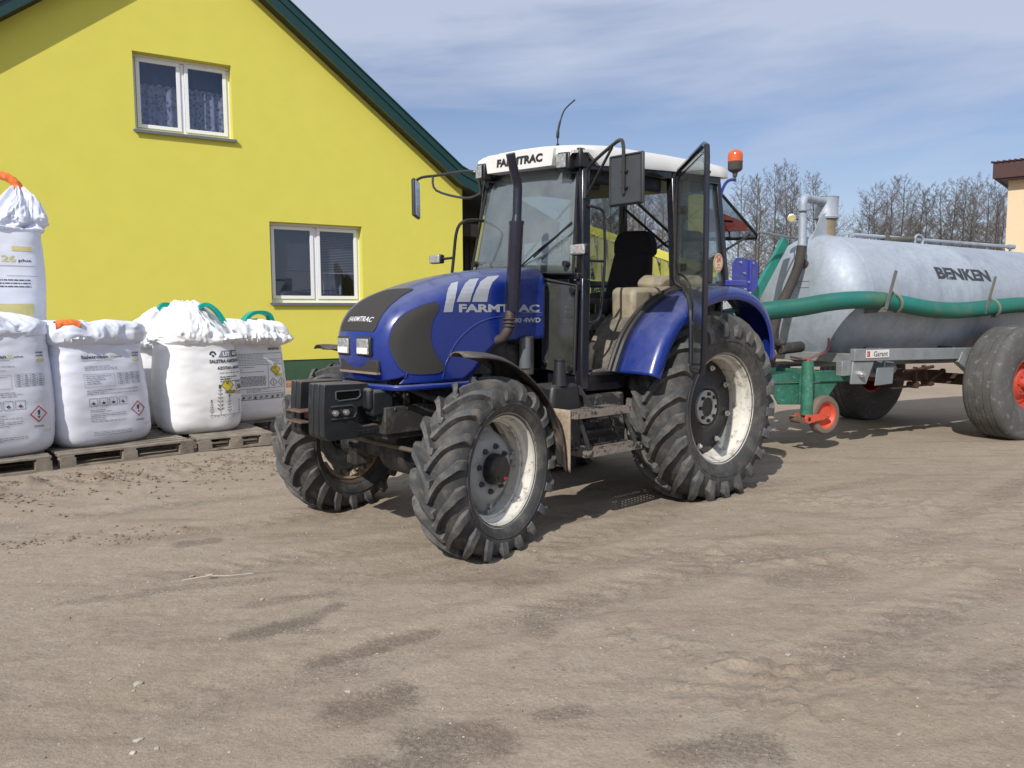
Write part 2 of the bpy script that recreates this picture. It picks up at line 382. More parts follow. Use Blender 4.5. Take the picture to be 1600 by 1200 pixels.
RUTS = [((-.55, 4.10), (1.45, 6.05)), ((-2.9, 4.9), (-1.0, 6.0)), ((-2.6, 4.0), (3.2, 7.3)), ((-1.7, 2.6), (2.2, 5.2)), ((-4.2, 5.2), (-.6, 7.4)), ((.4, 2.6), (6.2, 6.6)), ((-.9, 4.4), (3.6, 5.2)), ((2.0, 4.5), (7.5, 9.6))]
def segd(px, py, a, b):
    ax, ay = a; bx, by = b; dx, dy = bx - ax, by - ay; L2 = dx * dx + dy * dy
    t = max(0, min(1, ((px - ax) * dx + (py - ay) * dy) / L2)); qx, qy = ax + t * dx, ay + t * dy
    s = ((px - ax) * dy - (py - ay) * dx) / math.sqrt(L2)
    return math.hypot(px - qx, py - qy), s, t * math.sqrt(L2), t
def ghf(x, y):
    r = math.hypot(x, y)
    if r > 60 or y < .5: return 0.0, 0.0, 0.0
    k = min(1, max(0, (16 - r) / 6))
    h = .012 * nz(x * .55, y * .55, 1.3) + .006 * nz(x * 1.9, y * 1.9, 4)
    damp = 0.0; clod = 0.0
    if k > 0 and r < 16:
        h += k * (.0045 * nz(x * 5, y * 7, 2) + .0024 * nz(x * 13, y * 16, 7) + (.0018 * nz(x * 31, y * 34, 3) if y < 6 else 0))
        wob = .26 * nz(x * 1.7, y * 1.7, 5) + .22 * nz(x * 6, y * 6, 9) + .20 * nz(x * 15, y * 15, 19)
        for (a, b, a2, b2, ra, st) in PATCH:
            if abs(x - (a + a2) / 2) > 1.5 or abs(y - (b + b2) / 2) > 1.5: continue
            dd = segd(x, y, (a, b), (a2, b2))[0] / ra + wob * 1.6
            if dd < 1.5: damp = max(damp, st * .80 * min(1, (1.5 - dd) / .95))
        for i, (a, b) in enumerate(RUTS):
            d, s, L, t = segd(x, y, a, b)
            if d < .5:
                e = max(0, 1 - ((abs(s) + .05 * nz(x * 3, y * 3, i)) / .2) ** 2) * min(1, 4 * t * (1 - t) * 2)
                h -= .013 * e
                rid = math.exp(-((abs(s) - .25) / .05) ** 2) * min(1, 6 * t * (1 - t))
                h += .006 * rid * (1 + nz(x * 6, y * 6, i))
                lug = .5 + .5 * S_((L + abs(s) * .9) * 2 * PI / .16)
                if nz(x * .8, y * .8, i + 20) > .05: h += .007 * e * lug; damp = max(damp, .42 * e * lug)
                damp = max(damp, .28 * e * (1 + nz(x * 2, y * 2, 3)))
        # crumbly ridge in front of the pallets
        d, s, L, t = segd(x, y, (-6.2, 5.0), (-1.8, 8.7))
        e = math.exp(-(d / .42) ** 2) * (.55 + .8 * nz(x * 1.5, y * 1.5, 6))
        if e > .02:
            c2 = max(0, nz(x * 7, y * 7, 11) + .5 * nz(x * 19, y * 19, 12))
            h += e * .115 * c2 + e * .012; clod = min(1, e * 1.7 * c2 + e * .25)
        d, s, L, t = segd(x, y, (-4.9, 4.35), (-2.3, 5.35)); e = math.exp(-(d / .13) ** 2) * max(0, .3 + nz(x * 2, y * 2, 8))
        if e > .03:
            c2 = max(0, nz(x * 9, y * 9, 13)); h += e * .06 * c2; clod = max(clod, min(1, e * 2.5 * c2))
        # flaky crust, right foreground
        for (a, b, q) in ((( .55, 3.55), (1.15, 3.0), .16), ((1.0, 3.2), (1.9, 2.9), .12), ((1.2, 4.7), (2.6, 4.6), .22), ((.6, 3.0), (1.2, 2.75), .1), ((2.4, 6.2), (4.4, 5.6), .35)):
            d, s, L, t = segd(x, y, a, b); e = math.exp(-(d / q) ** 2)
            if e > .05:
                c2 = max(0, nz(x * 9, y * 13, 31) + .45 * nz(x * 27, y * 33, 30) - .02); c2 = min(c2 * 4, 1); h += e * .011 * c2; clod = max(clod, .45 * e * (1 if .05 < c2 < .9 else 0))
    return h, damp, clod
gv = []; da = []; cl = []
for y in YS:
    for x in XS:
        h, d, c = ghf(x, y); gv.append((x, y, h)); da.append(d); cl.append(c)
nx, ny = len(XS), len(YS)
ii = np.arange(nx * ny).reshape(ny, nx)
fa = np.stack([ii[:-1, :-1], ii[:-1, 1:], ii[1:, 1:], ii[1:, :-1]], -1).reshape(-1, 4)
me = bpy.data.meshes.new('ground'); me.from_pydata(gv, [], fa.tolist())
me.polygons.foreach_set('use_smooth', [True] * len(me.polygons))
for nm, arr in (('damp', da), ('clod', cl)):
    at = me.attributes.new(nm, 'FLOAT', 'POINT'); at.data.foreach_set('value', arr)
ground = bpy.data.objects.new('ground', me); col.objects.link(ground); tag(ground, kind='structure')
gm = bpy.data.materials.new('sandy_yard_dirt'); gm.use_nodes = True; T = NT(gm.node_tree); b = gm.node_tree.nodes['Principled BSDF']
co = T.new('ShaderNodeTexCoord').outputs['Object']
big = T.noise(co, .55, 5, .6, .3); mid = T.noise(co, 3.2, 6, .62, .3); fine = T.noise(co, 60, 4, .7); grit = T.noise(co, 260, 3, .7)
c = T.mix(T.ramp(big, .32, .68), (.305, .253, .192), (.385, .326, .254))
c = T.mix(T.ramp(mid, .35, .75, 0, .55), c, (.415, .352, .278))
mp = T.new('ShaderNodeMapping', inp={'Vector': co}); mp.inputs['Rotation'].default_value = (0, 0, -R_(28)); mp.inputs['Scale'].default_value = (.5, 3.2, 1)
c = T.mix(T.ramp(T.noise(mp.outputs[0], 1.6, 6, .65, .2), .52, .72, 0, .62), c, (.185, .143, .110))
dmp = T.new('ShaderNodeAttribute', attribute_name='damp').outputs['Fac']; cld = T.new('ShaderNodeAttribute', attribute_name='clod').outputs['Fac']
speck = T.noise(co, 55, 5, .8, .2)
dmk = T.ramp(T.math('ADD', dmp, T.math('MULTIPLY', T.math('SUBTRACT', speck, .5), 2.4)), .10, .80, 0, .9)
dmk = T.math('MULTIPLY', dmk, T.ramp(dmp, .02, .3))
c = T.mix(dmk, c, (.132, .106, .083))
c = T.mix(T.math('MULTIPLY', cld, .75), c, (.15, .108, .078))
c = T.mix(T.ramp(fine, .36, .62, .36, 0), c, (.16, .124, .095)); c = T.mix(T.ramp(grit, .52, .66, 0, .42), c, (.46, .40, .33))
m12 = T.noise(co, 13, 6, .72, .4); rgh = T.ramp(T.noise(co, .9, 4, .6, .6), .40, .62, .25, 1.0); c = T.mix(T.math('MULTIPLY', T.ramp(m12, .52, .68, 0, .50), rgh), c, (.165, .128, .10)); c = T.mix(T.ramp(m12, .44, .32, 0, .30), c, (.47, .395, .32))
dk = T.noise(co, 95, 3, .6); c = T.mix(T.ramp(dk, .64, .70, 0, .75), c, (.085, .065, .05))
vo = T.new('ShaderNodeTexVoronoi', inp={'Vector': co}); vo.inputs['Scale'].default_value = 85; vo.inputs['Randomness'].default_value = 1
sel = T.new('ShaderNodeSeparateXYZ', inp={0: vo.outputs['Color']}).outputs[0]
pb = T.math('MULTIPLY', T.ramp(vo.outputs['Distance'], .22, .16), T.ramp(sel, .90, .91))
c = T.mix(pb, c, (.50, .455, .38))
c = T.mix(T.ramp(T.noise(co, 1.1, 4, .6, .4), .45, .7, 0, .28), c, (.33, .24, .17))
T.l.new(c, b.inputs['Base Color']); b.inputs['Roughness'].default_value = .95; b.inputs['Specular IOR Level'].default_value = .15
bn = T.new('ShaderNodeBump'); bn.inputs['Strength'].default_value = 1.0; bn.inputs['Distance'].default_value = .0055
hh = T.math('ADD', T.math('ADD', T.math('MULTIPLY', fine, .8), T.math('MULTIPLY', grit, .35)), T.math('ADD', T.math('MULTIPLY', T.noise(co, 17, 7, .7), 2.0), T.math('MULTIPLY', pb, .35)))
T.l.new(hh, bn.inputs['Height']); T.l.new(bn.outputs[0], b.inputs['Normal'])
me.materials.append(gm)

# loose stones and clods, more than anyone could count
STONE = mat('pale_pebbles', (.42, .385, .33), .8, var=.35, vs=2.5); CLOD = mat('dry_clods', (.215, .165, .12), .95, var=.3, vs=8)
def scatter(name, spots, m, flat=.55):
    mb = MB(); base = bmesh.new(); bmesh.ops.create_icosphere(base, subdivisions=1, radius=1); V = [v.co.copy() for v in base.verts]; F = [tuple(v.index for v in f.verts) for f in base.faces]; base.free()
    for (x, y, s) in spots:
        a = random.random() * 6.28; q = [random.uniform(.6, 1.25) for _ in range(3)]; h = ghf(x, y)[0]
        ca, sa = C_(a), S_(a); vs = []
        for v in V:
            j = random.uniform(.8, 1.15); X, Y, Z = v.x * q[0] * s * j, v.y * q[1] * s * j, v.z * q[2] * s * flat * j
            vs.append((x + ca * X - sa * Y, y + sa * X + ca * Y, h + Z + s * .18))
        mb.add(vs, F)
    return tag(mb.build(name, m, recalc=False), kind='stuff')
sp = []
for i in range(1700):
    y = 1.9 + 7 * random.random() ** 1.5; x = random.uniform(-.72, .72) * (y + .3); sp.append((x, y, random.choice([.002, .002, .003, .003, .0045]) * (1 + y * .09)))
for i in range(26):
    y = 2.1 + 4.5 * random.random(); sp.append((random.uniform(-.65, .55) * y, y, random.uniform(.007, .014)))
for q in ((-1.52, 3.05, .02), (-1.66, 3.1, .012), (-1.3, 2.55, .016), (-1.32, 2.63, .018), (-1.85, 4.4, .02), (-1.32, 4.0, .018), (1.2, 3.3, .016)): sp.append(q)
scatter('pebbles', sp, STONE, .45)
sp = []
for i in range(4200):
    t = random.random(); x = -6.2 + 4.6 * t + random.gauss(0, .3); y = 5.0 + 3.85 * t + random.gauss(0, .3)
    if nz(x * 2.6, y * 2.6, 41) + .5 * nz(x * 7, y * 7, 42) > .06 or random.random() < .07: sp.append((x, y, random.choice((.004, .006, .008, .012, .018))))
for i in range(260):
    t = random.random(); sp.append((-4.9 + 2.6 * t + random.gauss(0, .1), 4.35 + 1.0 * t + random.gauss(0, .1), random.uniform(.005, .014)))
for i in range(320):
    y = 2.2 + 7 * random.random(); sp.append((random.uniform(-.7, .8) * y, y, random.uniform(.003, .009)))
scatter('dirt_clods', sp, CLOD, .7)
# small weeds near the pallets
mb = MB()
for i in range(95):
    t = random.random(); cx = -5.0 + 3.2 * t + random.gauss(0, .35); cy = 5.2 + 2.6 * t + random.gauss(0, .3)
    for k in range(6):
        a = random.random() * 6.28; L = random.uniform(.012, .035); h = random.uniform(.006, .022)
        mb.add([(cx + .006 * S_(a), cy - .006 * C_(a), ghf(cx, cy)[0]), (cx - .006 * S_(a), cy + .006 * C_(a), ghf(cx, cy)[0]), (cx + L * C_(a), cy + L * S_(a), ghf(cx, cy)[0] + h)], [(0, 1, 2)])
tag(mb.build('ground_weeds', mat('dry_weed', (.16, .17, .06), .9, var=.4, vs=3), recalc=False, smooth=False), kind='stuff')
# a broken twig with a white scrap on the dirt
mb = MB(); mb.tube([(-1.86, 4.28, .010), (-1.74, 4.34, .014), (-1.62, 4.36, .010), (-1.50, 4.40, .010)], [.003, .0022], 6, smooth=4); mb.box((-1.73, 4.345, .018), (.035, .02, .006), Matrix.Rotation(.5, 3, 'Z'))
tw = mb.build('twig', mat('bleached_twig', (.5, .45, .36), .8)); tag(tw, 'thin bleached twig with a pale scrap lying on the open dirt left of the tractor', 'twig')
# ------------------------------------------------------------------ yellow house
house = empty('house', (-4.863, 16.836, 0), R_(31.29), label='yellow gabled house with dark green roof edge and two white windows', cat='house')
def zb(x): return 8.97 - .75 * abs(x + 1.76)
WIN = [(-2.74, -.93, 5.06, 6.53), (-.26, 1.78, 1.76, 3.46)]
mb = MB(); xs = sorted({-7.9, -1.76, 4.32} | {v for w_ in WIN for v in w_[:2]})
for a, b_ in zip(xs[:-1], xs[1:]):
    cuts = [.53]
    for (x0, x1, z0, z1) in WIN:
        if a >= x0 - 1e-6 and b_ <= x1 + 1e-6: cuts += [z0, z1]
    cuts.sort()
    segs = []; k = 0
    lv = cuts + [None]
    inside = False
    for i in range(len(lv) - 1):
        if not inside: segs.append((lv[i], lv[i + 1]))
        inside = not inside
    for z0, z1 in segs:
        t0, t1 = (zb(a) + .1, zb(b_) + .1) if z1 is None else (z1, z1)
        mb.add([(a, 0, z0), (b_, 0, z0), (b_, 0, t1), (a, 0, t0)], [(0, 1, 2, 3)])
for (x0, x1, z0, z1) in WIN:
    for q in (((x0, 0, z0), (x0, .2, z0), (x0, .2, z1), (x0, 0, z1)), ((x1, 0, z0), (x1, .2, z0), (x1, .2, z1), (x1, 0, z1)), ((x0, 0, z1), (x1, 0, z1), (x1, .2, z1), (x0, .2, z1)), ((x0, 0, z0), (x1, 0, z0), (x1, .2, z0), (x0, .2, z0))):
        mb.add(q, [(0, 1, 2, 3)])
mb.add([(4.32, 0, .53), (4.32, 10, .53), (4.32, 10, 4.5), (4.32, 0, 4.5)], [(0, 1, 2, 3)])
mb.add([(-7.9, 0, .53), (-7.9, 10, .53), (-7.9, 10, 4.5), (-7.9, 0, 4.5)], [(0, 3, 2, 1)])
mb.build('wall', WALLM, house, smooth=False, recalc=False)
mb = MB(); mb.box((-1.79, 5.0, .265), (12.18, 9.96, .53)); mb.build('plinth', PLINTH, house, smooth=False)
mb = MB()
for i in range(46): mb.box((-7.6 + i * .3, -.42, .05), (.285, .5, .1))
mb.build('paving_strip', BRICKM, house, smooth=False, bevel=.006)
# roof: two slopes, each a soffit board, verge boards and ribbed sheet
mb = MB(); F0, F1 = -.32, 10.3
for sg in (-1, 1):
    xa, xe = -1.76, -1.76 + sg * 5.9
    def L(o, y0, y1, t, m=0):
        pts = [(xa, zb(xa) + o), (xe, zb(xe) + o), (xe, zb(xe) + o + t), (xa, zb(xa) + o + t)]
        mb.prism(pts, y0, y1, 'y', m)
    L(0.0, F0 + .03, F1, .04, 1)
    L(-.02, F0 - .02, F0 + .03, .26)
    L(.215, F0 - .05, F0 + .03, .16)
    L(.372, F0 - .08, F1, .03)
    for i in range(34):
        y = F0 + .1 + i * .31
        mb.bar((xa, y, zb(xa) + .415), (xe, y, zb(xe) + .415), .03, .04)
# lower pitch over the side wing
xa, xe = 4.14, 6.9; za = zb(4.14)
def zk(x): return za - .42 * (x - 4.14)
for o, y0, y1, t, m in ((0, F0 + .03, F1, .04, 1), (-.02, F0 - .02, F0 + .03, .26, 0), (.215, F0 - .05, F0 + .03, .16, 0), (.372, F0 - .08, F1, .03, 0)):
    mb.prism([(xa, zk(xa) + o), (xe, zk(xe) + o), (xe, zk(xe) + o + t), (xa, zk(xa) + o + t)], y0, y1, 'y', m)
mb.build('roof', [ROOFG, SOFFIT], house, smooth=False)
mb = MB(); mb.box((5.6, 1.3, 1.7), (2.5, .12, 3.4))
for i in range(16): mb.box((4.4 + i * .155, 1.225, 1.7), (.012, .03, 3.4))
mb.box((5.6, .8, 3.55), (2.5, 1.1, .3)); mb.build('side_wing', DARKW, house, smooth=False)
for wi, (x0, x1, z0, z1) in enumerate(WIN):
    wn = empty('window', (0, 0, 0), 0, house); Y = .2; xm = (x0 + x1) / 2; fwid = .06
    mb = MB()
    for c, d in (((xm, Y + .03, z0 + .04), (x1 - x0, .07, .08)), ((xm, Y + .03, z1 - .03), (x1 - x0, .07, .06)), ((x0 + .03, Y + .03, (z0 + z1) / 2), (.06, .066, z1 - z0 - .14)), ((x1 - .03, Y + .03, (z0 + z1) / 2), (.06, .066, z1 - z0 - .14))):
        mb.box(c, d)
    mb.box((xm, Y + .028, (z0 + z1) / 2), (.07, .06, z1 - z0 - .14))
    mb.build('frame', UPVC, wn, bevel=.004)
    for a, b_ in ((x0 + .065, xm - .04), (xm + .04, x1 - .065)):
        za_, zb_ = z0 + .085, z1 - .065; mb = MB(); t = .07; yy = Y + .0
        mb.box(((a + b_) / 2, yy, za_ + t / 2), (b_ - a, .06, t)); mb.box(((a + b_) / 2, yy, zb_ - t / 2), (b_ - a, .06, t))
        mb.box((a + t / 2, yy, (za_ + zb_) / 2), (t, .056, zb_ - za_ - 2 * t)); mb.box((b_ - t / 2, yy, (za_ + zb_) / 2), (t, .056, zb_ - za_ - 2 * t))
        sa = mb.build('sash', UPVC, wn, bevel=.004)
        mb = MB(); mb.box(((a + b_) / 2, yy + .005, (za_ + zb_) / 2), (b_ - a - 2 * t + .01, .012, zb_ - za_ - 2 * t + .01)); mb.build('pane', GLH, wn, smooth=False)
    mb = MB(); mb.box((xm + .01, -.005, z0 - .012), (x1 - x0 + .10, .13, .018)); mb.box((xm + .01, -.066, z0 - .03), (x1 - x0 + .10, .010, .05)); mb.build('sill', SILLM, wn, smooth=False)
    mb = MB(); D_ = 1.6
    mb.add([(x0, Y + .08, z0), (x1, Y + .08, z0), (x1, Y + .08, z1), (x0, Y + .08, z1), (x0, Y + D_, z0), (x1, Y + D_, z0), (x1, Y + D_, z1), (x0, Y + D_, z1)],
           [(4, 5, 6, 7), (0, 1, 5, 4), (3, 7, 6, 2), (0, 4, 7, 3), (1, 2, 6, 5)]); mb.build('room', INTER, wn, smooth=False, recalc=False)
    if wi == 0:
        mb = MB()
        def cf(u, v):
            x = x0 + .05 + u * (x1 - x0 - .1); edge = .03 * abs(S_(u * 40))
            z = z0 + .05 + v * (z1 - z0) * (.93 if False else .62 + edge)
            return (x, Y + .22 + .035 * S_(u * 62 + 1.5 * S_(u * 9)), z)
        mb.grid(cf, 160, 6); mb.build('lace_curtain', LACE, wn)
        mb = MB(); mb.grid(lambda u, v: (x0 + .03 + u * (x1 - x0 - .06), Y + .30 + .03 * S_(u * 45), z0 + .05 + v * (z1 - z0 - .12)), 120, 2); mb.build('curtain', mat('thin_curtain', (.16, .165, .22), .9, vs=3), wn)
        LM = LACE.node_tree; TT = NT(LM); bb = LM.nodes['Principled BSDF']
        co_ = TT.new('ShaderNodeTexCoord').outputs['Object']; v_ = TT.new('ShaderNodeTexVoronoi', inp={'Vector': co_}); v_.inputs['Scale'].default_value = 13
        TT.l.new(TT.ramp(v_.outputs['Distance'], .18, .5, .2, .85), bb.inputs['Alpha'])
    else:
        mb = MB(); nS = 26
        for i in range(nS):
            z = z1 - .1 - i * .036; mb.box(((xm + x1) / 2, Y + .16, z), ((x1 - x0) / 2 - .1, .030, .004), Matrix.Rotation(R_(38), 3, 'X'))
        mb.box(((xm + x1) / 2, Y + .15, z1 - .1 - nS * .036), ((x1 - x0) / 2 - .1, .03, .022), m=1)
        mb.build('blind', [SLATM, UPVC], wn, smooth=False)
        mb = MB(); mb.box(((x0 + xm) / 2, Y + .10, (z0 + z1) / 2 + .02), ((x1 - x0) / 2 - .12, .01, z1 - z0 - .25)); mb.box(((x0 + xm) / 2, Y + .085, z0 + .72), ((x1 - x0) / 2 - .12, .02, .022), m=1)
        mb.build('insect_screen', [SCREEN, SILLM], wn, smooth=False)
        mb = MB(); mb.grid(lambda u, v: (xm + .18 + u * .55, Y + .34 + .04 * S_(u * 26), z0 + .08 + v * .62), 40, 2); mb.build('lace_curtain', mat('cafe_curtain', (.55, .57, .62), .9, var=.25, vs=12), wn)
        mb = MB()
        for i in range(60):
            cx, cz = xm + .10 + random.random() * .85, z0 + .11 + random.random() * .07; a = random.random() * 6.28
            mb.add([(cx, Y + .2, cz), (cx + .05 * C_(a), Y + .2, cz + .06 * abs(S_(a))), (cx + .03 * C_(a + 1), Y + .19, cz + .05)], [(0, 1, 2)])
        mb.build('window_plant', LEAFG, wn, smooth=False)

# ------------------------------------------------------------------ cream building at the right edge
barn = empty('farm_building', (11.38, 18.0, 0), math.atan2(-.645, .764), label='cream rendered building with overhanging brown corrugated roof', cat='building')
mb = MB(); mb.box((4.87, 3.5, 2.25), (10, 7, 4.5)); mb.build('wall', CREAM, barn, smooth=False)
mb = MB(); mb.box((5.0, 3.4, 4.50), (10.5, 7.3, .10)); mb.box((4.85, -.28, 4.66), (10.5, .05, .36)); mb.box((-.36, 3.4, 4.66), (.05, 7.3, .36)); mb.box((4.9, -.24, 4.52), (10.5, .05, .16))
for i in range(90): mb.tube([(-.42 + i * .11, -.34, 4.845), (-.42 + i * .11, 7, 5.7)], .026, 6)
mb.add([(-.42, -.34, 4.84), (10, -.34, 4.84), (10, 7, 5.69), (-.42, 7, 5.69)], [(0, 1, 2, 3)]); mb.build('roof', BROWN, barn, smooth=False)
wn = empty('window', (0, 0, 0), 0, barn); mb = MB(); mb.box((1.05, -.03, 2.15), (1.1, .08, .1)); mb.box((1.05, -.03, 3.30), (1.1, .08, .1)); mb.box((.55, -.03, 2.72), (.1, .076, 1.05)); mb.box((1.55, -.03, 2.72), (.1, .076, 1.05))
mb.build('frame', mat('brown_wood_frame', (.14, .05, .03), .6), wn, smooth=False); mb = MB(); mb.box((1.05, -.01, 2.72), (.9, .03, 1.05)); mb.build('pane', mat('dark_pane', (.03, .035, .04), .1), wn, smooth=False)

# ------------------------------------------------------------------ bare trees
def tree_geo(seed, H, spread=.3, start=.22, nb=46, lean=.03, r=None, up_=.8):
    rnd = random.Random(seed); tr = MB(); cr = MB(); r = r or H * .0082
    pts = []; x = y = 0
    for i in range(10):
        t = i / 9; pts.append(Vector((x, y, t * H))); x += rnd.gauss(0, lean) * H * .25; y += rnd.gauss(0, lean) * H * .25
    tr.tube(pts, [r * (1 - i / 9.3) ** .85 + .004 for i in range(10)], 7)
    def at(t): i = min(8, int(t * 9)); return pts[i].lerp(pts[i + 1], t * 9 - i)
    for k in range(nb):
        t = start + (.99 - start) * ((k + rnd.random()) / nb); p = at(t); a = k * 2.4 + rnd.gauss(0, .5)
        q = (t - start) / (1 - start); Lb = H * spread * (.30 + .75 * math.sin(PI * min(1, q * .78 + .2))) * rnd.uniform(.55, 1.1) * (1 - .55 * q)
        el_ = R_(rnd.uniform(18, 42) + 28 * q) * up_
        d = Vector((C_(a) * C_(el_), S_(a) * C_(el_), S_(el_))); br = [p.copy()]; c = p.copy()
        for s_ in range(5):
            c = c + d * Lb / 5; d = (d + Vector((rnd.gauss(0, .13), rnd.gauss(0, .13), .10 + rnd.gauss(0, .07)))).normalized(); br.append(c.copy())
        rb = max(.007, r * .26 * (1 - q) + .008)
        tr.tube(br, [rb * (1 - .8 * i / 5) for i in range(6)], 4, cap=False)
        for j in range(13):
            u = .14 + .86 * (j + rnd.random()) / 13; i = min(4, int(u * 5)); b0 = br[i].lerp(br[i + 1], u * 5 - i)
            dd = (br[i + 1] - br[i]).normalized(); side = Vector((rnd.gauss(0, 1), rnd.gauss(0, 1), rnd.gauss(.25, .6))).normalized()
            sd = (dd * .6 + side * .8).normalized(); Ls = Lb * rnd.uniform(.18, .36) * (1.15 - u * .5)
            c1 = b0 + sd * Ls * .5; c2 = c1 + (sd + Vector((0, 0, .25))) * Ls * .5
            cr.tube([b0, c1, c2], [.009, .007, .004], 3, cap=False)
            for m_ in range(7):
                uu = .2 + .8 * rnd.random(); s0 = b0.lerp(c1, uu * 2) if uu < .5 else c1.lerp(c2, uu * 2 - 1)
                sd2 = (sd + Vector((rnd.gauss(0, .8), rnd.gauss(0, .8), rnd.gauss(.1, .6)))).normalized(); Lt = Ls * rnd.uniform(.25, .6)
                e = s0 + sd2 * Lt; w_ = .0065
                n_ = sd2.cross(Vector((rnd.gauss(0, 1), rnd.gauss(0, 1), rnd.gauss(0, 1)))).normalized() * w_
                cr.add([s0 + n_, s0 - n_, e], [(0, 1, 2)])
                for h_ in range(2):
                    s1 = s0.lerp(e, rnd.uniform(.3, .9)); e1 = s1 + (sd2 + Vector((rnd.gauss(0, .9), rnd.gauss(0, .9), rnd.gauss(0, .7)))).normalized() * Lt * .5
                    cr.add([s1 + n_ * .8, s1 - n_ * .8, e1], [(0, 1, 2)])
    return tr, cr
PROTO = []
for sd_, H_, spr, st_, nb_, bm_ in ((1, 13, .34, .26, 44, BARK), (2, 12.5, .27, .34, 40, BARK), (3, 12, .40, .20, 50, BARK), (4, 12.5, .32, .28, 44, BARKL), (5, 9, .46, .10, 46, BARK)):
    tr, cr = tree_geo(sd_, H_, spr, st_, nb_)
    root = empty('bare_tree', (0, 0, 0)); tr.build('trunk', bm_, root, recalc=False); cr.build('crown', TWIG, root, recalc=False, smooth=False); PROTO.append(root)
GA = 'bare trees behind the cab and the tanker filler'; GB = 'bare trees rising behind the slurry tank'; GC = 'bare trees seen through the cab'
LA = 'tall leafless alder standing between the amber beacon and the tank filler pipe'
LB = 'leafless tree in the clump beyond the middle of the slurry tank'
LC = 'leafless tree in the clump beside the cream building'
LD = 'leafless tree seen through the open tractor cab'
TR = []
for px, D, hs, pr in ((1152, 60, .98, 2), (1176, 64, 1.0, 0), (1190, 66, 1.04, 1), (1208, 62, .98, 0), (1222, 62, 1.06, 3), (1232, 66, 1.0, 1), (1262, 64, 1.0, 2), (1290, 70, .85, 4)): TR.append((px, D, hs, pr, LA, GA))
for px, D, hs, pr in ((1340, 62, .88, 4), (1362, 62, 1.0, 2), (1388, 60, 1.07, 0), (1402, 64, 1.06, 2), (1424, 62, .95, 4), (1446, 62, .90, 1)): TR.append((px, D, hs, pr, LB, GB))
for px, D, hs, pr in ((1466, 64, .93, 4), (1484, 60, 1.03, 2), (1496, 62, 1.05, 0), (1514, 60, 1.06, 3), (1530, 62, .98, 2), (1545, 62, 1.0, 0), (1562, 64, .92, 1)): TR.append((px, D, hs, pr, LC, 'bare trees beside the cream building'))
for px, D, hs, pr in ((1375, 70, 1, 3), (1412, 70, .95, 1)): TR.append((px, D, hs * .95, pr, LB, GB))
for px, D, hs, pr in ((1505, 70, 1, 1), (1553, 70, .95, 3)): TR.append((px, D, hs, pr, LC, 'bare trees beside the cream building'))
for px, D, hs, pr in ((905, 40, .72, 0), (925, 36, .66, 4), (940, 42, .72, 1), (955, 38, .66, 3), (972, 44, .74, 2), (985, 38, .66, 0), (1000, 42, .7, 3), (1014, 40, .68, 1), (1030, 44, .72, 2), (1046, 40, .66, 0), (1070, 46, .72, 1), (1100, 50, .8, 4)): TR.append((px, D, hs, pr, LD, GC))
TGT = {1152: 290, 1176: 285, 1190: 283, 1208: 268, 1222: 265, 1232: 275, 1262: 283, 1290: 330, 1340: 325, 1362: 300, 1388: 287, 1402: 290, 1424: 305, 1446: 307, 1466: 305, 1484: 294, 1496: 292, 1514: 287, 1530: 298, 1545: 297, 1562: 312}
used = set(); HT = (13, 12.5, 12, 12.5, 9)
for k, (px, D, hs, pr, lb, gr) in enumerate(TR):
    o = PROTO[pr] if pr not in used else copy_tree(PROTO[pr]); used.add(pr)
    if px in TGT: hs = (1.489 + (492 - TGT[px]) / 1223.4 * D) / HT[pr]
    o.location = ((px - 800) / 1223.4 * D, D, 0); o.rotation_euler = (0, 0, k * 1.7 + .3); o.scale = (hs * (1.15 if pr == 4 else 1), hs * (1.15 if pr == 4 else 1), hs)
    tag(o, lb, 'tree', gr)
# brushwood under the trees
mb = MB(); rnd = random.Random(3)
for i in range(9000):
    px = rnd.uniform(700, 1640); D = rnd.uniform(46, 75); x = (px - 800) / 1223 * D
    top = 1.2 + 3.2 * max(0, .5 + nz(px * .012, 3.3) * 1.3) + (1.6 if 1130 < px < 1270 else 0)
    z = rnd.random() ** 1.3 * top; L = rnd.uniform(.3, 1.3); d = Vector((rnd.gauss(0, .6), rnd.gauss(0, .3), rnd.uniform(.2, 1.2))).normalized() * L
    n_ = Vector((.013, 0, .006)); p_ = Vector((x, D, z)); mb.add([p_ + n_, p_ - n_, p_ + d], [(0, 1, 2)])
tag(mb.build('undergrowth', TWIG, recalc=False, smooth=False), kind='stuff')
# evergreen shrubs seen low through the cab
mb = MB(); rnd = random.Random(8); tb = MB()
tb.tube([(0, 0, 0), (.05, 0, .8), (0, .05, 1.6)], [.06, .045, .02], 6)
cl_ = [(rnd.gauss(0, .6), rnd.gauss(0, .6), rnd.uniform(.35, 2.4), rnd.uniform(.25, .5)) for _ in range(24)]
for i in range(3600):
    c = rnd.choice(cl_); d = Vector((rnd.gauss(0, 1), rnd.gauss(0, 1), rnd.gauss(0, 1))).normalized() * c[3] * rnd.uniform(.5, 1.05); p_ = Vector(c[:3]) + d
    if p_.z < .05: continue
    a = Vector((rnd.gauss(0, 1), rnd.gauss(0, 1), rnd.gauss(0, 1))).normalized() * .055; b2 = a.cross(Vector((rnd.gauss(0, 1), rnd.gauss(0, 1), 1))).normalized() * .03
    mb.add([p_ - a, p_ + b2, p_ + a, p_ - b2], [(0, 1, 2, 3)])
for x, y, z, r_ in cl_[:14]: tb.tube([(0, 0, .3), (x * .5, y * .5, z * .6), (x, y, z)], [.03, .018, .008], 4, cap=False)
sh = empty('evergreen_shrub'); tb.build('stem', BARK, sh); mb.build('foliage', LEAFG, sh, recalc=False, smooth=False)
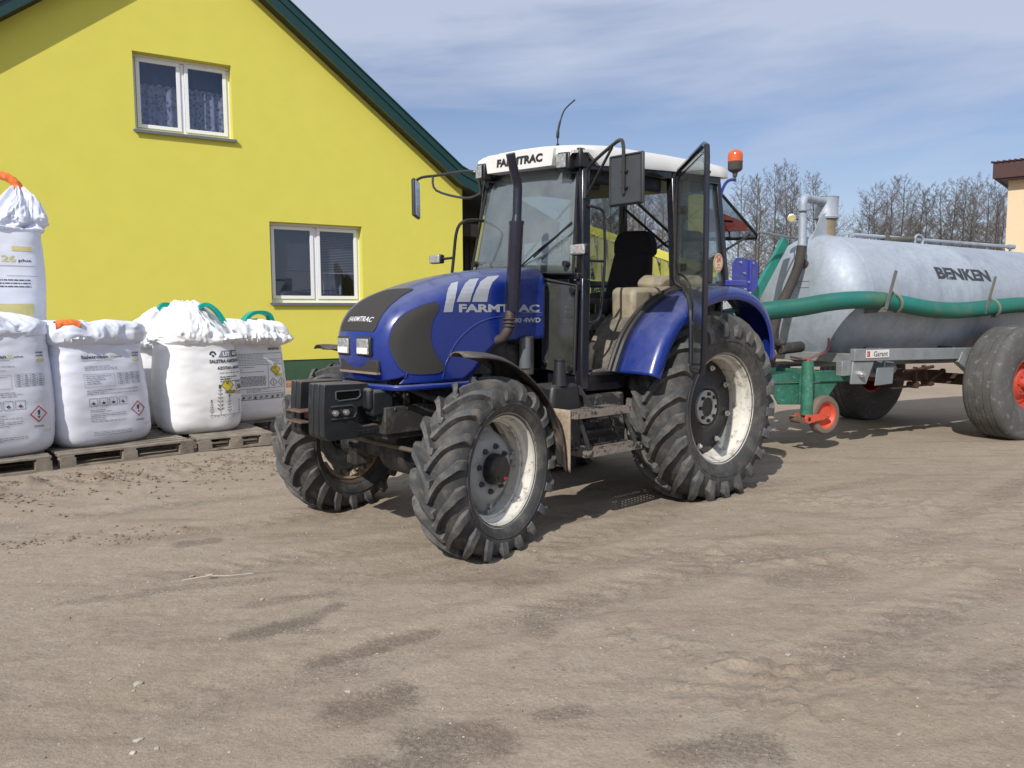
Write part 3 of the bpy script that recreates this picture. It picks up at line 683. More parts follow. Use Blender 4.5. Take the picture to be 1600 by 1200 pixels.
for k, (px, D, s_, lb) in enumerate(((930, 30, 1.75, 'tall dark green shrub left of the driver seat seen through the cab'), (962, 33, 1.7, 'dark green shrub behind the headrest seen through the cab'), (1018, 18, .78, 'low dark green shrub under the yellow frame right of the seat'), (1046, 19, .8, 'low dark green shrub beside the open door under the yellow frame'), (922, 18, .8, 'low dark green shrub under the yellow frame left of the seat'), (992, 32, 1.35, 'dark green shrub right of the headrest seen through the cab'))):
    o = sh if k == 0 else copy_tree(sh); o.location = ((px - 800) / 1223 * D, D, 0); o.scale = (s_,) * 3; o.rotation_euler = (0, 0, k * 1.3); tag(o, lb, 'shrub', 'evergreen shrubs beyond the tractor')

# ------------------------------------------------------------------ yellow lattice implement frame behind the tractor
yr = empty('lattice_frame', (0, 0, 0), label='yellow green steel lattice frame of a folded farm implement behind the cab', cat='farm implement')
def WPt(px, py, D): return Vector(((px - 800) / 1223.4 * D, D, 1.489 + (492 - py) / 1223.4 * D))
mb = MB(); A0, A1 = WPt(890, 352, 13.5), WPt(1120, 432, 12.5)
mb.bar(A0, A1, .10, .13)
B0, B1 = A0 - Vector((0, 0, .95)), A1 - Vector((0, 0, .45)); mb.bar(B0, B1, .1, .1); mb.build('rail', YEL, yr, bevel=.008)
mb = MB()
for i in range(14):
    t = i / 14; a = A0.lerp(A1, t); b2 = B0.lerp(B1, t + .07); c2 = B0.lerp(B1, t); mb.bar(a, b2, .05, .10); mb.bar(b2, A0.lerp(A1, min(1, t + .07)), .05, .08)
    m2 = a.lerp(c2, .5) + Vector((0, .35, 0)); mb.bar(m2, m2 + (A1 - A0) / 14 + Vector((0, 0, .25)), .05, .13)
mb.build('brace', YELD, yr)
mb = MB()
for t in (.12, .45, .74, .96):
    b2 = B0.lerp(B1, t); mb.bar((b2.x, b2.y, 0), b2, .14, .14, upv=(1, 0, 0))
mb.build('post', YELD, yr)

# ------------------------------------------------------------------ pallets
def pallet(x, y, rz, L, W, label, z=0.0):
    r = empty('wooden_pallet', (x, y, z), R_(rz), label=label, cat='pallet', group='wooden pallets under the bags')
    for i, yy in enumerate((.05, W / 2, W - .05)):
        mb = MB(); mb.box((L / 2, yy, .012), (L, .10, .022)); mb.build('bottom_board', WOOD, r, smooth=False, bevel=.003)
        for xx in (.075, L / 2, L - .075):
            mb = MB(); mb.box((xx, yy, .063), (.145, .10, .078)); mb.build('block', WOOD, r, smooth=False, bevel=.003)
    for xx in (.075, L / 2, L - .075):
        mb = MB(); mb.box((xx, W / 2, .113), (.12, W, .022)); mb.build('stringer', WOOD, r, smooth=False, bevel=.003)
    n = 8
    for i in range(n):
        mb = MB(); yy = .05 + (W - .1) * i / (n - 1); mb.box((L / 2, yy, .136), (L + random.uniform(-.01, .01), .098, .022), Matrix.Rotation(R_(random.uniform(-.4, .4)), 3, 'Z')); mb.build('deck_board', WOOD, r, smooth=False, bevel=.003)
    return r
pallet(-5.34, 6.68, 42, 1.2, 1.1, 'grey pallet under the leftmost printed bag')
pallet(-4.42, 7.55, 43, 1.3, 1.15, 'long grey pallet under the bag with the orange rolled sleeve')
pallet(-3.44, 8.49, 35, .82, 1.0, 'short worn pallet between the middle bag and the far front tyre')
pallet(-4.02, 9.36, 35, 1.25, 1.2, 'dark pallet carrying the rightmost bag with the table print')
pallet(-6.35, 8.15, 42, 1.2, 1.1, 'pallet behind the leftmost printed bag under the stacked tall bag')
pallet(-5.35, 9.45, 43, 1.2, 1.1, 'rear pallet under the half hidden bag with a teal sleeve')

# ------------------------------------------------------------------ big bags
class Bag:
    def __init__(s, seed, w, d, H, bulge=.05, n=4.0, slump=.0, wr=.014, lean=(0, 0), topr=.9):
        s.seed, s.w, s.d, s.H, s.bulge, s.n, s.wr, s.lean, s.topr = seed, w / 2, d / 2, H, bulge, n, wr, lean, topr
    def sc(s, t):
        t = max(0, min(1, t)); e = 1 - .16 * math.exp(-t * 22) ; return e * (1 + s.bulge * math.sin(PI * min(1, t * 1.05)) - (1 - s.topr) * t * t * .7)
    def disp(s, p, t):
        k = s.seed * 7.3; v = s.wr * (noise.noise(Vector((p.x * 2.1 + k, p.y * 2.1, p.z * 2.6))) * 1.2 + .45 * noise.noise(Vector((p.x * 4, p.y * 4 + k, p.z * 11))) + .22 * noise.noise(Vector((p.x * 9, p.y * 9 + k, p.z * 26))))
        v *= 1 + 1.6 * math.exp(-((t - 1) / .13) ** 2)
        return v
    def wall(s, th, t, off=0.0):
        c, q = C_(th), S_(th); r = (abs(c) ** s.n + abs(q) ** s.n) ** (-1 / s.n); sc = s.sc(t)
        p = Vector((r * c * s.w * sc, r * q * s.d * sc, t * s.H)); o = Vector((p.x, p.y, 0)).normalized()
        p = p + o * (s.disp(p, t) + off); p.x += s.lean[0] * t; p.y += s.lean[1] * t; return p
    def face(s, u, v, off=.004):
        """point on the front (-y) face, u metres from its middle, v above the base"""
        t = v / s.H
        if not hasattr(s, 'tab'):
            s.tab = [(0.0, -PI / 2)]; L = 0; pv = None
            for i in range(0, 241):
                th = -PI / 2 + i * (PI * .75) / 240; c, q = C_(th), S_(th); r = (abs(c) ** s.n + abs(q) ** s.n) ** (-1 / s.n); p = (r * c * s.w, r * q * s.d)
                if pv: L += math.hypot(p[0] - pv[0], p[1] - pv[1]); s.tab.append((L, th))
                pv = p
        k = abs(u) / s.sc(t); tb = s.tab; lo, hi = 0, len(tb) - 1
        while hi - lo > 1:
            m_ = (lo + hi) // 2
            if tb[m_][0] < k: lo = m_
            else: hi = m_
        f_ = min(1, (k - tb[lo][0]) / max(1e-9, tb[hi][0] - tb[lo][0])); th = tb[lo][1] + (tb[hi][1] - tb[lo][1]) * f_
        if u < 0: th = -PI - th
        return s.wall(th, t, off)
    def body(s, top, folds=9, fa=.10, cx=(0, 0), nt=46, na=220):
        """top: list of (radius share, height) above the wall"""
        mb = MB(); rings = []
        for i in range(nt + 1):
            t = i / nt; t = t ** .8 if t < .5 else t ** .8
            rings.append([s.wall(2 * PI * j / na, t) for j in range(na)])
        T_ = catmull([Vector((1.0 * s.topr, s.H, 0))] + [Vector((a, s.H + b, 0)) for a, b in top], 10)[1:]
        for i, q in enumerate(T_):
            f = (i + 1) / len(T_); ring = []
            for j in range(na):
                th = 2 * PI * j / na; c, w_ = C_(th), S_(th); nn = s.n * (1 - f) + 2 * f; r = (abs(c) ** nn + abs(w_) ** nn) ** (-1 / nn)
                k = s.seed * 3.1; ph = th * folds + 3 * noise.noise(Vector((c * 1.5 + k, w_ * 1.5, f * .8)))
                fo = 1 + fa * min(1, f * 3) * (math.sin(ph) * .45 + .7 * noise.noise(Vector((c * 4 + k, w_ * 4, f * 2.2))) + .42 * ridge(c * 3.1 + k, w_ * 3.1, f * 3.3) + .24 * ridge(c * 8 + k, w_ * 8, f * 7))
                x = r * c * s.w * q.x / s.topr * s.sc(1) * fo; y = r * w_ * s.d * q.x / s.topr * s.sc(1) * fo
                z = q.y + fa * .16 * math.sin(ph + 1.2) * min(1, f * 3) + min(1, f * 4) * (.10 * fa * noise.noise(Vector((c * 3 + k, w_ * 3, f * 3 + 5))) + .085 * fa * ridge(c * 4.5 + k, w_ * 4.5, f * 4 + 2) + .04 * fa * ridge(c * 11 + k, w_ * 11, f * 9))
                e = min(1, f * 1.2); ring.append(Vector((x + s.lean[0] + cx[0] * e, y + s.lean[1] + cx[1] * e, z)))
            rings.append(ring)
        vs = [p for r in rings for p in r]; k = len(rings)
        fs = [(i * na + j, i * na + (j + 1) % na, (i + 1) * na + (j + 1) % na, (i + 1) * na + j) for i in range(k - 1) for j in range(na)]
        fs += [tuple(range((k - 1) * na, k * na)), tuple(reversed(range(na)))]
        return mb.add(vs, fs)
    def ruff(s, r, th, z, seed, a0=0, a1=2 * PI, amp=.45, sc=1.0):
        """loose rolled fold of liner lying round the shoulder"""
        mb = MB(); K = 260; n = 20
        def fn(u, v):
            a = a0 + u * (a1 - a0); c, q = C_(a), S_(a); rr = (abs(c) ** 3.2 + abs(q) ** 3.2) ** (-1 / 3.2)
            e = math.sin(PI * min(1, max(0, u))) ** .35 if a1 - a0 < 6.2 else 1
            nzv = noise.noise(Vector((c * 3 + seed, q * 3, .5))) + .40 * ridge(c * 6 + seed, q * 6, v * 2) + .28 * ridge(c * 15 + seed, q * 15, v * 3)
            R = th * (1 + amp * nzv * 1.5) * max(.15, e); ph = 2 * PI * v
            rad = r + R * C_(ph) * 1.25 + .02 * nzv; zz = z + R * S_(ph) * .85 + .035 * noise.noise(Vector((c * 2, q * 2, seed)))
            return Vector((rr * c * rad * s.w * sc / s.w * 1 + s.lean[0], rr * q * rad * s.d / s.w + s.lean[1], zz))
        mb.grid(fn, K, n); return mb
def ridge(a, b, c): return 1 - 2.6 * abs(noise.noise(Vector((a, b, c))))
def flat_strip(mb, pts, w, th, m=0):
    pts = catmull([Vector(p) for p in pts], 6); 
    for a, b_ in zip(pts[:-1], pts[1:]): mb.bar(a, b_ + (b_ - a) * .15, w, th, m, upv=(0, 1, 0))
def lines(mb, fn, x0, x1, y, n, dy, rnd, h=.0055, m=0, full=.75):
    for i in range(n):
        x = x0; xe = x1 if rnd.random() < full else x0 + (x1 - x0) * rnd.uniform(.3, .8)
        while x < xe:
            L = min(rnd.uniform(.012, .05), xe - x)
            if L < .006: break
            decal(mb, *rect2d(L, h), fn, (x, y - i * dy), m); x += L + .007
def table(mb, fn, x0, y0, w, h, nc, nr, rnd, m=0, t=.0025, fill=True):
    for i in range(nr + 1): decal(mb, *rect2d(w, t), fn, (x0, y0 + h * i / nr), m, .06)
    for i in range(nc + 1): decal(mb, *rect2d(t, h), fn, (x0 + w * i / nc, y0), m, .06)
    if fill:
        for i in range(nc):
            for j in range(nr):
                L = w / nc * rnd.uniform(.3, .6); decal(mb, *rect2d(L, min(.008, h / nr * .35)), fn, (x0 + w * i / nc + (w / nc - L) / 2, y0 + h * (j + .3) / nr), m)
def diamond(cx, cy, r): return [(cx, cy - r), (cx + r, cy), (cx, cy + r), (cx - r, cy)]
def poly2(P): return P, [tuple(range(len(P)))]
def disc2(cx, cy, r, n=12, sy=1): return poly2([(cx + r * C_(2 * PI * i / n), cy + r * sy * S_(2 * PI * i / n)) for i in range(n)])
def ghs(mb, fn, cx, cy, r, what='!'):
    decal(mb, *frame2d(diamond(cx, cy, r), r * .13), fn, (0, 0), 2, .05)
    if what == '!':
        decal(mb, *poly2([(cx - r * .09, cy - r * .12), (cx + r * .09, cy - r * .12), (cx + r * .15, cy + r * .45), (cx - r * .15, cy + r * .45)]), fn, (0, 0), 0)
        decal(mb, *disc2(cx, cy - r * .33, r * .12), fn, (0, 0), 0)
def bag_obj(x, y, z, rz, label): return empty('bulk_bag', (x, y, z), R_(rz), label=label, cat='bulk bag', group='white fertiliser bags along the house')
INKS = [INK, INKY, INKR, INKG, INKP]
PZ = .148
def saletrosan(B, r, yb=0.0, seed=0):
    rnd = random.Random(seed); f = B.face; mb = MB(); H = B.H
    decal(mb, *text2d('Saletrosan', .27, .036, .02), f, (-.24, H - .17 + yb), 0, .05); decal(mb, *text2d('26', .05, .036, .02), f, (.04, H - .17 + yb), 4, .05); decal(mb, *text2d('plus', .075, .022, .02), f, (.10, H - .17 + yb), 0, .05)
    decal(mb, *rect2d(.30, .004), f, (-.24, H - .19 + yb), 3, .05)
    decal(mb, *text2d('grupa', .085, .022, .02), f, (.29, H - .14 + yb), 0, .05); decal(mb, *text2d('azoty', .085, .022, .02), f, (.29, H - .168 + yb), 0, .05); decal(mb, *rect2d(.085, .024), f, (.29, H - .212 + yb), 4, .05)
    lines(mb, f, -.22, .1, H - .25 + yb, 3, .018, rnd, m=3)
    table(mb, f, -.24, H - .46 + yb, .30, .13, 1, 1, rnd, 3, fill=False); lines(mb, f, -.22, .03, H - .35 + yb, 5, .019, rnd, m=3, full=.3)
    table(mb, f, .09, H - .445 + yb, .26, .12, 4, 6, rnd, 3)
    lines(mb, f, -.23, .3, H - .50 + yb, 3, .018, rnd, m=3, full=.4)
    for i in range(4):
        x = -.22 + i * .10; decal(mb, *frame2d([(x, H - .66 + yb), (x + .085, H - .66 + yb), (x + .085, H - .575 + yb), (x, H - .575 + yb)], .005), f, (0, 0), 3, .05)
        decal(mb, *disc2(x + .042, H - .63 + yb, .018, 8, .7), f, (0, 0), 0); decal(mb, *rect2d(.004, .05), f, (x + .04, H - .65 + yb), 3)
    lines(mb, f, -.22, .0, H - .70 + yb, 2, .018, rnd, m=3); lines(mb, f, -.22, .14, H - .745 + yb, 5, .018, rnd, m=3, full=.6); lines(mb, f, -.20, .18, H - .93 + yb, 3, .017, rnd, m=3)
    hz2 = MB(); ghs(hz2, f, .28, H - .72 + yb, .085); hz2.build('hazard_symbol', INKS, r, smooth=False, recalc=False)
    decal(mb, *text2d('UWAGA', .095, .020, .02), f, (.235, H - .85 + yb), 0, .05)
    decal(mb, *rect2d(.08, .006), f, (.33, H - .885 + yb), 4); decal(mb, *rect2d(.08, .006), f, (.33, H - .90 + yb), 4)
    mb.build('lettering', INKS, r, smooth=False, recalc=False)

# leftmost front bag
r = bag_obj(-5.16, 7.66, PZ, 50, 'leftmost low bulk bag, pale lilac with a red exclamation diamond at its right edge'); B = Bag(1, .98, .96, 1.16, .05, 4.2, wr=.012, topr=.96)
B.body([(.97, .05), (.86, .13), (.55, .19), (.2, .21), (.05, .2)], 7, .10).build('sack', BAGL, r, ang=60); saletrosan(B, r, -.04, 1)
# second bag, orange roll on top
r = bag_obj(-4.55, 8.42, PZ, 53, 'pale lilac bulk bag printed Saletrosan with an orange rolled sleeve on top'); B = Bag(2, .98, .96, 1.05, .035, 4.6, wr=.014, lean=(-.06, 0), topr=.94)
B.body([(1.0, .04), (1.02, .12), (.93, .21), (.6, .235), (.3, .22), (.06, .19)], 5, .085, cx=(.02, 0)).build('sack', BAGL, r, ang=60); saletrosan(B, r, .03, 2)
mb = MB()
def rf(u, v):
    a = 2 * PI * v; q = 1 + .18 * nz(u * 6, C_(a) * 2, S_(a) * 2); return Vector((-.49 + .22 * u, -.37 - .05 * u, B.H + .195 + .02 * S_(u * 3))) + Vector((.3 * .03 * C_(a), C_(a) * .058 * q, S_(a) * .05 * q))
mb.grid(rf, 26, 18); mb.build('sleeve', ORSL, r)
mb = B.ruff(.44, .055, B.H + .07, 4.2, R_(150), R_(262), .8); mb.build('liner_fold', BAGF, r, ang=70)
# tall stacked bag at the left edge, on a hidden one
r = bag_obj(-5.80, 8.80, PZ, 40, 'bulk bag behind the leftmost low bag carrying the tall one'); Bh = Bag(9, .96, .96, 1.12, .05, 4.2, topr=.97); Bh.body([(.9, .05), (.6, .08), (.2, .09)], 6, .04).build('sack', BAGL, r, ang=60)
r = bag_obj(-5.80, 8.80, PZ + 1.15, 38, 'tall bulk bag stacked highest at the left with an orange lifting loop'); B = Bag(3, .98, .96, 1.13, .02, 4.6, wr=.010, topr=.97)
B.body([(.93, .012), (.76, .03), (.68, .06), (.67, .10), (.58, .17), (.42, .28), (.24, .40), (.12, .47)], 7, .20, cx=(.30, -.10)).build('sack', BAGL, r, ang=60)
f = B.face; mb = MB(); rnd = random.Random(5)
decal(mb, *text2d('Saletrosan', .42, .062, .02), f, (-.40, .78), 0, .05); decal(mb, *text2d('26', .13, .07, .02), f, (.06, .78), 4, .05); decal(mb, *text2d('plus', .12, .04, .02), f, (.215, .775), 0, .05)
decal(mb, *rect2d(.62, .005), f, (-.25, .735), 3, .05); decal(mb, *rect2d(.3, .004), f, (.1, .63), 3, .05); lines(mb, f, -.2, .32, .58, 3, .035, rnd, h=.012, m=0)
mb.build('lettering', INKS, r, smooth=False, recalc=False)
mb = MB(); decal(mb, *rect2d(.20, .05), f, (.16, .90), 4, .05); mb.build('brand_strip', INKS, r, smooth=False, recalc=False)
mb = MB(); decal(mb, *rect2d(.58, .30), f, (-.24, .03), 4, .05); mb.build('picture_panel', INKS, r, smooth=False, recalc=False)
mb = MB(); decal(mb, *rect2d(.20, .13), lambda a, b_: f(a, b_, .008), (.14, .03), 0, .05); mb.build('orange_panel', mat('bag_ink_orange', (.62, .24, .06), .6), r, smooth=False, recalc=False)
mb = MB(); mb.tube([(.30, -.10, B.H + .42), (.29, -.10, B.H + .52), (.20, -.08, B.H + .60), (.04, -.05, B.H + .635), (-.12, 0, B.H + .63), (-.33, .03, B.H + .5)], [.05] * 31, 12, smooth=6)
mb.xf(lambda v: v + Vector((0, .012 * nz(v.x * 30, v.z * 30, 1), .012 * nz(v.x * 30, v.z * 30, 4)))); mb.build('lifting_loop', ORSL, r)
# half hidden bag between second and third
r = bag_obj(-4.60, 10.0, PZ, 42, 'half hidden white bag behind the brightest one with its teal sleeve on the left'); B = Bag(4, .88, .90, .95, .05, 3.4, wr=.022, topr=.95)
B.body([(1.0, .06), (.92, .16), (.6, .30), (.34, .42), (.22, .46)], 4, .20, cx=(.13, -.1)).build('sack', BAGW, r, ang=60)
B.ruff(.41, .05, B.H + .05, 8.8, amp=.5).build('liner_fold', BAGF, r, ang=70)
mb = MB(); flat_strip(mb, [(.06, -.1, B.H + .43), (.12, -.1, B.H + .53), (.22, -.1, B.H + .52), (.34, -.1, B.H + .42), (.40, -.1, B.H + .26)], .05, .09); mb.build('sleeve', TEAL, r)
# brightest bag
r = bag_obj(-3.73, 9.24, PZ, 37, 'brightest white bulk bag with black wheat ears and a yellow diamond, teal sleeve on top'); B = Bag(5, .89, .90, 1.02, .06, 3.0, wr=.014, lean=(-.02, 0), topr=.97)
B.body([(.98, .04), (.90, .11), (.72, .22), (.50, .34), (.30, .44), (.18, .46)], 3, .17, cx=(-.08, -.02)).build('sack', BAGW, r, ang=60)
B.ruff(.41, .06, B.H + .055, 1.7, R_(-75), R_(50), amp=.55).build('liner_fold', BAGF, r, ang=70)
mb = MB(); flat_strip(mb, [(.02, -.12, B.H + .42), (.10, -.14, B.H + .45), (.20, -.16, B.H + .38), (.29, -.17, B.H + .24)], .045, .10); mb.build('sleeve', TEAL, r)
mb = MB(); flat_strip(mb, [(.28, -.19, B.H + .25), (.34, -.22, B.H + .15), (.40, -.26, B.H + .02)], .02, .06); mb.build('strap', BAGF, r)
f = B.face; mb = MB(); rnd = random.Random(6); X0 = .04
decal(mb, *text2d('SALETRA AMONOWA', .46, .042, .035), f, (X0, .80), 0, .04); decal(mb, *text2d('AZOTAN AMONU', .34, .036, .035), f, (X0 + .08, .725), 0, .04)
decal(mb, *text2d('Azot (N) całkowity 34,4%', .30, .018, .01), f, (X0 + .10, .675), 0, .04); lines(mb, f, X0 + .10, X0 + .42, .635, 3, .026, rnd, h=.010, m=0)
decal(mb, *rect2d(.17, .075), f, (X0 + .27, .865), 0, .04); decal(mb, *text2d('FERT', .13, .045, .03), lambda a, b_: f(a, b_, .008), (X0 + .29, .88), 5, .04)
decal(mb, *poly2([(X0 + .10, .865), (X0 + .26, .865), (X0 + .26, .94), (X0 + .15, .94)]), f, (0, 0), 3, .04); decal(mb, *text2d('LIT', .085, .045, .03), lambda a, b_: f(a, b_, .008), (X0 + .16, .88), 5, .04)
for a in range(5):
    t = PI * a / 4; decal(mb, *disc2(X0 + .045 + .028 * C_(t), .905 + .025 * S_(t), .013, 8), f, (0, 0), 0)
decal(mb, *disc2(X0 + .045, .885, .015, 8), f, (0, 0), 0)
cx, cy = X0 + .18, .545; decal(mb, *poly2(diamond(cx, cy, .078)), f, (0, 0), 1, .04); decal(mb, *frame2d(diamond(cx, cy, .082), .006), lambda a, b_: f(a, b_, .008), (0, 0), 0)
decal(mb, *frame2d([(cx + .02 * C_(t * PI / 4), cy + .03 + .02 * S_(t * PI / 4)) for t in range(8)], .006), lambda a, b_: f(a, b_, .009), (0, 0), 0); decal(mb, *rect2d(.13, .035), lambda a, b_: f(a, b_, .007), (cx - .01, cy - .10), 1, .04); lines(mb, lambda a, b_: f(a, b_, .010), cx - .04, cx + .10, cy - .075, 2, .018, rnd, h=.010, m=0)
decal(mb, *frame2d([(X0 + .30, .435), (X0 + .44, .435), (X0 + .44, .575), (X0 + .30, .575)], .006), f, (0, 0), 0, .04); decal(mb, *text2d('500', .10, .06, .03), f, (X0 + .32, .49), 0, .04); decal(mb, *rect2d(.10, .012), f, (X0 + .32, .455), 0)
mb.build('lettering', INKS + [BAGW], r, smooth=False, recalc=False); mb = MB()
def ear(x, y, h, k):
    decal(mb, *rect2d(.004, h), f, (x - .002, y), 0, .05)
    for i in range(k):
        yy = y + h * (.18 + .8 * i / k); s_ = .028 * (h / .3) ** .7 * (1.1 - .5 * i / k)
        for sg in (-1, 1):
            decal(mb, *poly2([(x + sg * .006, yy), (x + sg * s_ * .55, yy + s_ * .1), (x + sg * s_ * 1.35, yy + s_ * .95), (x + sg * s_ * .6, yy + s_ * .75)][::sg]), f, (0, 0), 0)
    decal(mb, *disc2(x, y + h, .009 * h / .2, 8, 1.8), f, (0, 0), 0)
ear(X0 + .09, .20, .33, 6); ear(X0 - .01, .205, .17, 5); ear(X0 + .20, .20, .22, 5); ear(X0 + .36, .20, .16, 4)
decal(mb, *rect2d(.46, .004), f, (X0 - .04, .20), 0, .04)
for i in range(26): decal(mb, *rect2d(.012, .004), f, (X0 - .04 + .46 * rnd.random(), .165 + .03 * rnd.random()), 0)
mb.build('wheat_print', INKS + [BAGW], r, smooth=False, recalc=False)
# rightmost bag
r = bag_obj(-3.53, 10.22, PZ, 47, 'rightmost bulk bag with a printed table and pictograms, teal sleeve arched over its top'); B = Bag(6, .90, .92, .98, .045, 3.8, wr=.014, topr=.95)
B.body([(1.03, .04), (1.06, .13), (.92, .24), (.6, .28), (.3, .29), (.1, .28)], 8, .13, cx=(0, 0)).build('sack', BAGW, r, ang=60)
B.ruff(.43, .075, B.H + .08, 5.5, amp=.45).build('liner_fold', BAGF, r, ang=70)
mb = MB(); flat_strip(mb, [(-.02, -.12, B.H + .22), (.0, -.12, B.H + .31), (.10, -.12, B.H + .39), (.24, -.12, B.H + .40), (.34, -.12, B.H + .36), (.38, -.12, B.H + .24)], .045, .12); mb.build('sleeve', TEAL, r)
f = B.face; mb = MB(); rnd = random.Random(16)
decal(mb, *text2d('AMONOWA', .20, .03, .03), f, (.13, .90), 0, .04)
table(mb, f, -.38, .28, .73, .58, 1, 1, rnd, 0, .004, False)
for y in (.78, .72, .42, .345): decal(mb, *rect2d(.73, .004), f, (-.38, y), 0, .05)
decal(mb, *rect2d(.004, .30), f, (.10, .42), 0, .05); lines(mb, f, -.36, .05, .84, 3, .02, rnd, m=3); lines(mb, f, -.36, .3, .76, 2, .02, rnd, m=3); lines(mb, f, -.36, .05, .69, 3, .03, rnd, m=0, full=.3)
lines(mb, f, -.36, .07, .57, 8, .016, rnd, h=.007, m=0, full=.9); lines(mb, f, -.2, .3, .405, 3, .016, rnd, m=3)
decal(mb, *poly2(diamond(.21, .655, .075)), f, (0, 0), 1, .04); decal(mb, *rect2d(.12, .035), lambda a, b_: f(a, b_, .007), (.20, .565), 1, .04); decal(mb, *frame2d([(.21 + .018 * C_(t * PI / 4), .68 + .018 * S_(t * PI / 4)) for t in range(8)], .006), lambda a, b_: f(a, b_, .009), (0, 0), 0)
decal(mb, *frame2d(diamond(.21, .655, .079), .005), lambda a, b_: f(a, b_, .009), (0, 0), 0)
for cx in (.17, .29):
    decal(mb, *frame2d(diamond(cx, .49, .055), .006), f, (0, 0), 0, .05); decal(mb, *rect2d(.008, .03), f, (cx - .004, .482), 0); decal(mb, *disc2(cx, .472, .006, 8), f, (0, 0), 0)
for i in range(9):
    x = -.35 + i * .078; decal(mb, *frame2d([(x, .285), (x + .06, .285), (x + .06, .335), (x, .335)], .003), f, (0, 0), 0)
    decal(mb, *poly2([(x + .012, .292), (x + .048, .292 + .01 * (i % 3)), (x + .045, .325), (x + .02, .318 + .008 * (i % 2))]), f, (0, 0), 0)
mb.build('lettering', INKS, r, smooth=False, recalc=False)
# ================================================================== tractor
TY = R_(221.596)
tr_ = empty('tractor', (1.0084, 7.0411, 0), TY, label='blue four wheel drive tractor with white cab roof and its cab door open', cat='tractor')
def cabx(v):       # the cab leans a touch to its left side
    return Vector((v.x, v.y, v.z + .05 * (.6 - v.y) * min(1, max(0, (v.z - 1.0) / .8))))

def ag_tyre(R, w, rr, lh, nl, kk, rev, lw):
    Rc = R - lh; sh = Rc - rr
    P = [(0, Rc), (.25, Rc - .02 * sh), (.37, Rc - .09 * sh), (.445, Rc - .24 * sh), (.485, Rc - .42 * sh), (.5, Rc - .58 * sh), (.487, Rc - .74 * sh), (.45, Rc - .87 * sh), (.41, Rc - .95 * sh), (.385, rr - .004)]
    P = [Vector((a * w, r, 0)) for a, r in P]; Q = catmull(P, 5)
    full = [(-q.x, q.y) for q in reversed(Q)][:-1] + [(q.x, q.y) for q in Q]
    mb = MB(); mb.lathe(full, n=120)
    # thin moulded rings on the sidewall
    for sg in (-1, 1):
        for fr in (.62, .93):
            q = Q[int(fr * (len(Q) - 1))]; mb.tube([(q.y * C_(2 * PI * i / 90), sg * (q.x + .001), q.y * S_(2 * PI * i / 90)) for i in range(91)], .004, 5, cap=False)
    lg = MB()
    L = [0]
    for a, b in zip(Q[:-1], Q[1:]): L.append(L[-1] + (b - a).length)
    Lend = next(l for l, q in zip(L, Q) if q.y < rr + .50 * sh)
    def at(s):
        if s < 0: return Vector((s, Rc, 0)), Vector((0, 1, 0))
        i = max(k for k in range(len(L)) if L[k] <= s + 1e-9); i = min(i, len(Q) - 2)
        t = (s - L[i]) / (L[i + 1] - L[i]); d = (Q[i + 1] - Q[i]).normalized()
        return Q[i].lerp(Q[i + 1], t), Vector((-d.y, d.x, 0)) * -1 if False else Vector((-(d.y), d.x, 0))
    n = 13
    for sg in (-1, 1):
        for k in range(nl):
            th0 = 2 * PI * (k + (.5 if sg > 0 else 0)) / nl; vs = []
            for i in range(n):
                f = i / (n - 1); s = -.022 + (Lend + .022) * f; p, nn = at(s)
                if nn.y < 0 and p.x < .3 * w: nn = -nn
                nn = Vector((abs(nn.x) if s > 0 else 0, abs(nn.y), 0)).normalized()
                sf = min(1.0, max(0, s) / (.5 * w)); th = th0 + rev * kk * (sf ** .85)
                h = lh * (1 if f < .68 else 1 - .75 * ((f - .68) / .32) ** 1.3)
                if i == 0: h *= .9
                wt = lw * (.80 + .35 * f) / p.y / 2; wb = wt * 1.22 + .004
                top = p + nn * h; bot = p - nn * .006
                for (pt, dth) in ((bot, -wb), (top, -wt), (top, wt), (bot, wb)):
                    a = th + dth; vs.append((pt.y * C_(a), sg * pt.x, pt.y * S_(a)))
            fs = [(i * 4 + j, i * 4 + j + 1, (i + 1) * 4 + j + 1, (i + 1) * 4 + j) for i in range(n - 1) for j in range(3)]
            fs += [(0, 1, 2, 3), tuple((n - 1) * 4 + j for j in (3, 2, 1, 0))]
            lg.add(vs, fs, 1)
    o = len(mb.v); mb.v += lg.v; mb.f += [tuple(i + o for i in f) for f in lg.f]; mb.m += lg.m
    return mb
def squash(mb, zc):   # flatten against the ground
    def f(v):
        zz = v.z + zc
        return Vector((v.x, v.y * (1 + .10 * max(0, .12 - zz) / .12 * (1 if abs(v.y) > .05 else 0)), v.z if zz > -.012 else -.012 - zc + (zz + .012) * .3))
    return mb.xf(f)
